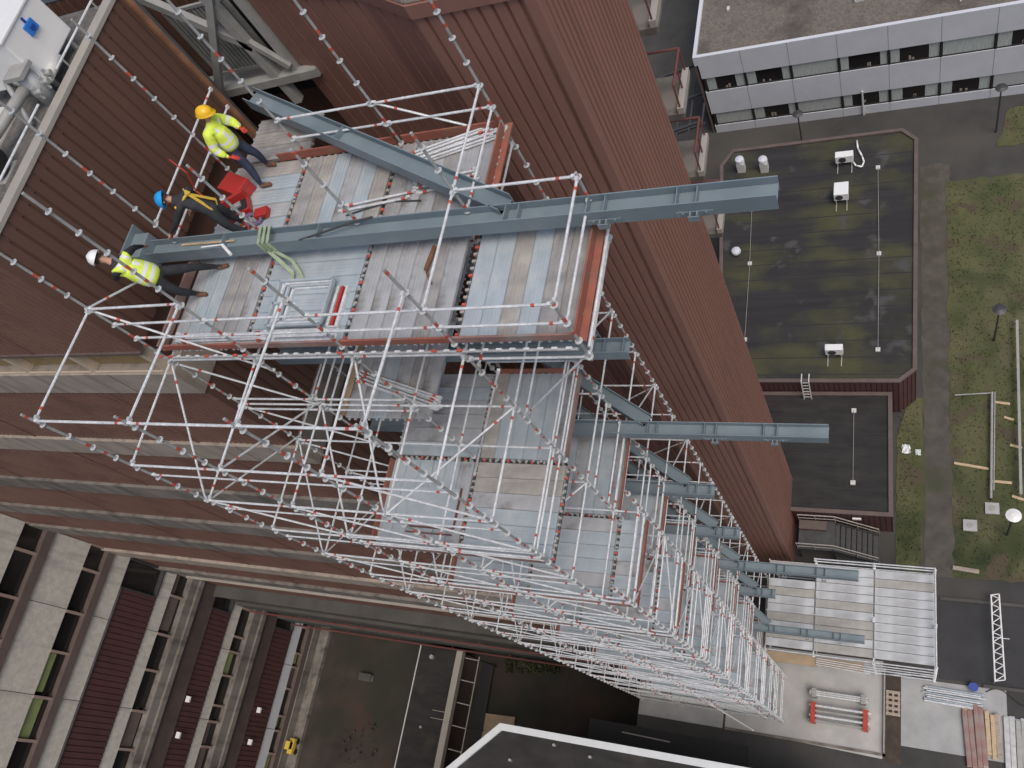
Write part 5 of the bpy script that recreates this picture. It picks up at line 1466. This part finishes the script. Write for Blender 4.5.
    # boots
    for s in 'LR':
        b = skin_obj({'h': (J[s + 'an'] + Vector((0, 0, .03)), .062, .062), 'a': (J[s + 'an'] - Vector((0, 0, .03)), .062, .056), 'm': (J[s + 'an'].lerp(J[s + 'toe'], .6) - Vector((0, 0, .012)), .055, .042), 't': (J[s + 'toe'] + (J[s + 'toe'] - J[s + 'an']).normalized() * .03, .052, .04)}, [('h', 'a'), ('a', 'm'), ('m', 't')], 2)
        link_mesh(b, 'boot', [M['boot']], root)
    # jacket or vest over the torso
    if vest:
        jv = {'w': (J['pelvis'] - up * .08, .25, .21), 'b': (J['pelvis'].lerp(J['chest'], .45), .24, .205), 'c': (J['chest'], .262, .205), 'n': (J['chest'].lerp(J['neck'], .62), .17, .135)}
        e2 = [('w', 'b'), ('b', 'c'), ('c', 'n')]
        for s in 'LR':
            jv[s + 's'] = (J[s + 'sh'], .125, .125)
            e2.append(('n', s + 's'))
            if full_sleeve:
                jv[s + 'e'] = (J[s + 'el'], .088, .088); jv[s + 'c'] = (J[s + 'el'].lerp(J[s + 'wr'], .85), .066, .066)
                e2 += [(s + 's', s + 'e'), (s + 'e', s + 'c')]
        me = skin_obj(jv, e2, 2)
        # folds
        for v in me.vertices:
            f = math.sin(v.co.z * 34 + v.co.x * 21) * math.sin(v.co.y * 27 + v.co.z * 11); v.co += v.normal * (.007 * f)
        o = link_mesh(me, 'hi_vis_jacket' if full_sleeve else 'hi_vis_vest', [jacket, M['reflect']], root)
        A = J['pelvis']; B_ = J['chest']; ab = B_ - A
        for p in me.polygons:
            t = (p.center - A).dot(ab) / ab.length_squared
            if .12 < t < .24 or .48 < t < .60: p.material_index = 1
            rel = p.center - J['chest']
            if t > .6:
                sgn = (J['Rsh'] - J['Lsh']).normalized(); q = abs(rel.dot(sgn))
                if .075 < q < .115: p.material_index = 1
            if full_sleeve:
                for s in 'LR':
                    a = J[s + 'sh']; b = J[s + 'el']; t2 = (p.center - a).dot(b - a) / (b - a).length_squared
                    if .55 < t2 < .72 and (p.center - a.lerp(b, t2)).length < .1: p.material_index = 1
    if harness:
        m_ = MB()
        Hh = Vector((0, 0, H))
        bk_ = (J['chest'] - fwd * .13)
        for q in ('L', 'R'):
            o1 = J[q + 'sh'] + up * .07; o2 = J['chest'] - fwd * .155; o3 = J[q + 'hip'] - fwd * .12
            for a, b in ((o1, o2), (o2, o3)): m_.bar(a - Hh, b - Hh, .055, .02, up=-fwd)
            m_.bar((J[q + 'hip'] + fwd * .02 - Hh), (o3 - Hh), .05, .02)
        m_.tube(bk_ - fwd * .03 - Hh, bk_ - fwd * .05 - Hh, .05, 10)
        o = m_.build('safety_harness', M['webbing'], root)
    return root

fl = D1
# 1: white helmet, hi-vis vest, leaning in over the beam end
person('worker in white helmet and yellow vest leaning over the left end of the longest beam',
       dict(pelvis=(-12.02, 6.3, -8.93), chest=(-12.24, 6.26, -8.52), neck=(-12.43, 6.24, -8.27), head=(-12.56, 6.22, -8.13), face=(-12.68, 6.34, -8.2),
            Lsh=(-12.34, 6.07, -8.40), Lel=(-12.58, 6.12, -8.62), Lwr=(-12.78, 6.48, -8.78), Lha=(-12.85, 6.55, -8.82),
            Rsh=(-12.26, 6.47, -8.40), Rel=(-12.42, 6.72, -8.58), Rwr=(-12.6, 6.95, -8.85), Rha=(-12.66, 7.01, -8.93),
            Lhip=(-11.98, 6.22, -8.97), Lkn=(-11.86, 6.25, -9.36), Lan=(-11.83, 6.42, fl + .09), Ltoe=(-11.65, 6.42, fl + .05),
            Rhip=(-11.98, 6.44, -8.97), Rkn=(-11.68, 6.72, -9.3), Ran=(-11.55, 6.98, fl + .09), Rtoe=(-11.38, 7.02, fl + .05)),
       M['helmet_w'], M['hivis'], M['cloth'], False)
# 2: yellow helmet, full hi-vis jacket, upright at the back
person('worker in yellow helmet and full yellow jacket standing at the back of the deck',
       dict(pelvis=(-11.32, 9.05, -8.85), chest=(-11.32, 9.06, -8.43), neck=(-11.3, 9.07, -8.2), head=(-11.27, 9.09, -8.07), face=(-11.12, 9.12, -8.12),
            Lsh=(-11.36, 9.27, -8.33), Lel=(-11.18, 9.36, -8.6), Lwr=(-11.0, 9.22, -8.64), Lha=(-10.93, 9.18, -8.64),
            Rsh=(-11.34, 8.86, -8.33), Rel=(-11.38, 8.74, -8.62), Rwr=(-11.2, 8.72, -8.8), Rha=(-11.13, 8.73, -8.83),
            Lhip=(-11.3, 9.14, -8.9), Lkn=(-11.2, 9.25, -9.33), Lan=(-11.28, 9.32, fl + .09), Ltoe=(-11.1, 9.3, fl + .05),
            Rhip=(-11.32, 8.95, -8.9), Rkn=(-11.2, 8.88, -9.32), Ran=(-11.22, 8.8, fl + .09), Rtoe=(-11.03, 8.82, fl + .05)),
       M['helmet_y'], M['hivis'], M['jeans'], True, gloves=M['glove'])
# 3: blue helmet, dark jacket, harness, bending behind the beam
person('worker in blue helmet and dark jacket with yellow harness bending behind the beam',
       dict(pelvis=(-11.35, 7.72, -9.0), chest=(-11.62, 7.7, -8.68), neck=(-11.84, 7.66, -8.53), head=(-11.96, 7.62, -8.46), face=(-12.02, 7.55, -8.6),
            Lsh=(-11.72, 7.50, -8.63), Lel=(-11.95, 7.36, -8.85), Lwr=(-12.2, 7.3, -9.0), Lha=(-12.27, 7.28, -9.05),
            Rsh=(-11.66, 7.9, -8.6), Rel=(-11.8, 8.0, -8.86), Rwr=(-12.0, 7.9, -9.05), Rha=(-12.07, 7.86, -9.1),
            Lhip=(-11.32, 7.62, -9.02), Lkn=(-11.2, 7.6, -9.4), Lan=(-11.05, 7.68, fl + .09), Ltoe=(-10.88, 7.66, fl + .05),
            Rhip=(-11.32, 7.83, -9.02), Rkn=(-11.42, 7.9, -9.42), Ran=(-11.35, 8.0, fl + .09), Rtoe=(-11.5, 8.02, fl + .05)),
       M['helmet_b'], M['cloth'], M['cloth'], True, harness=True, vest=False)
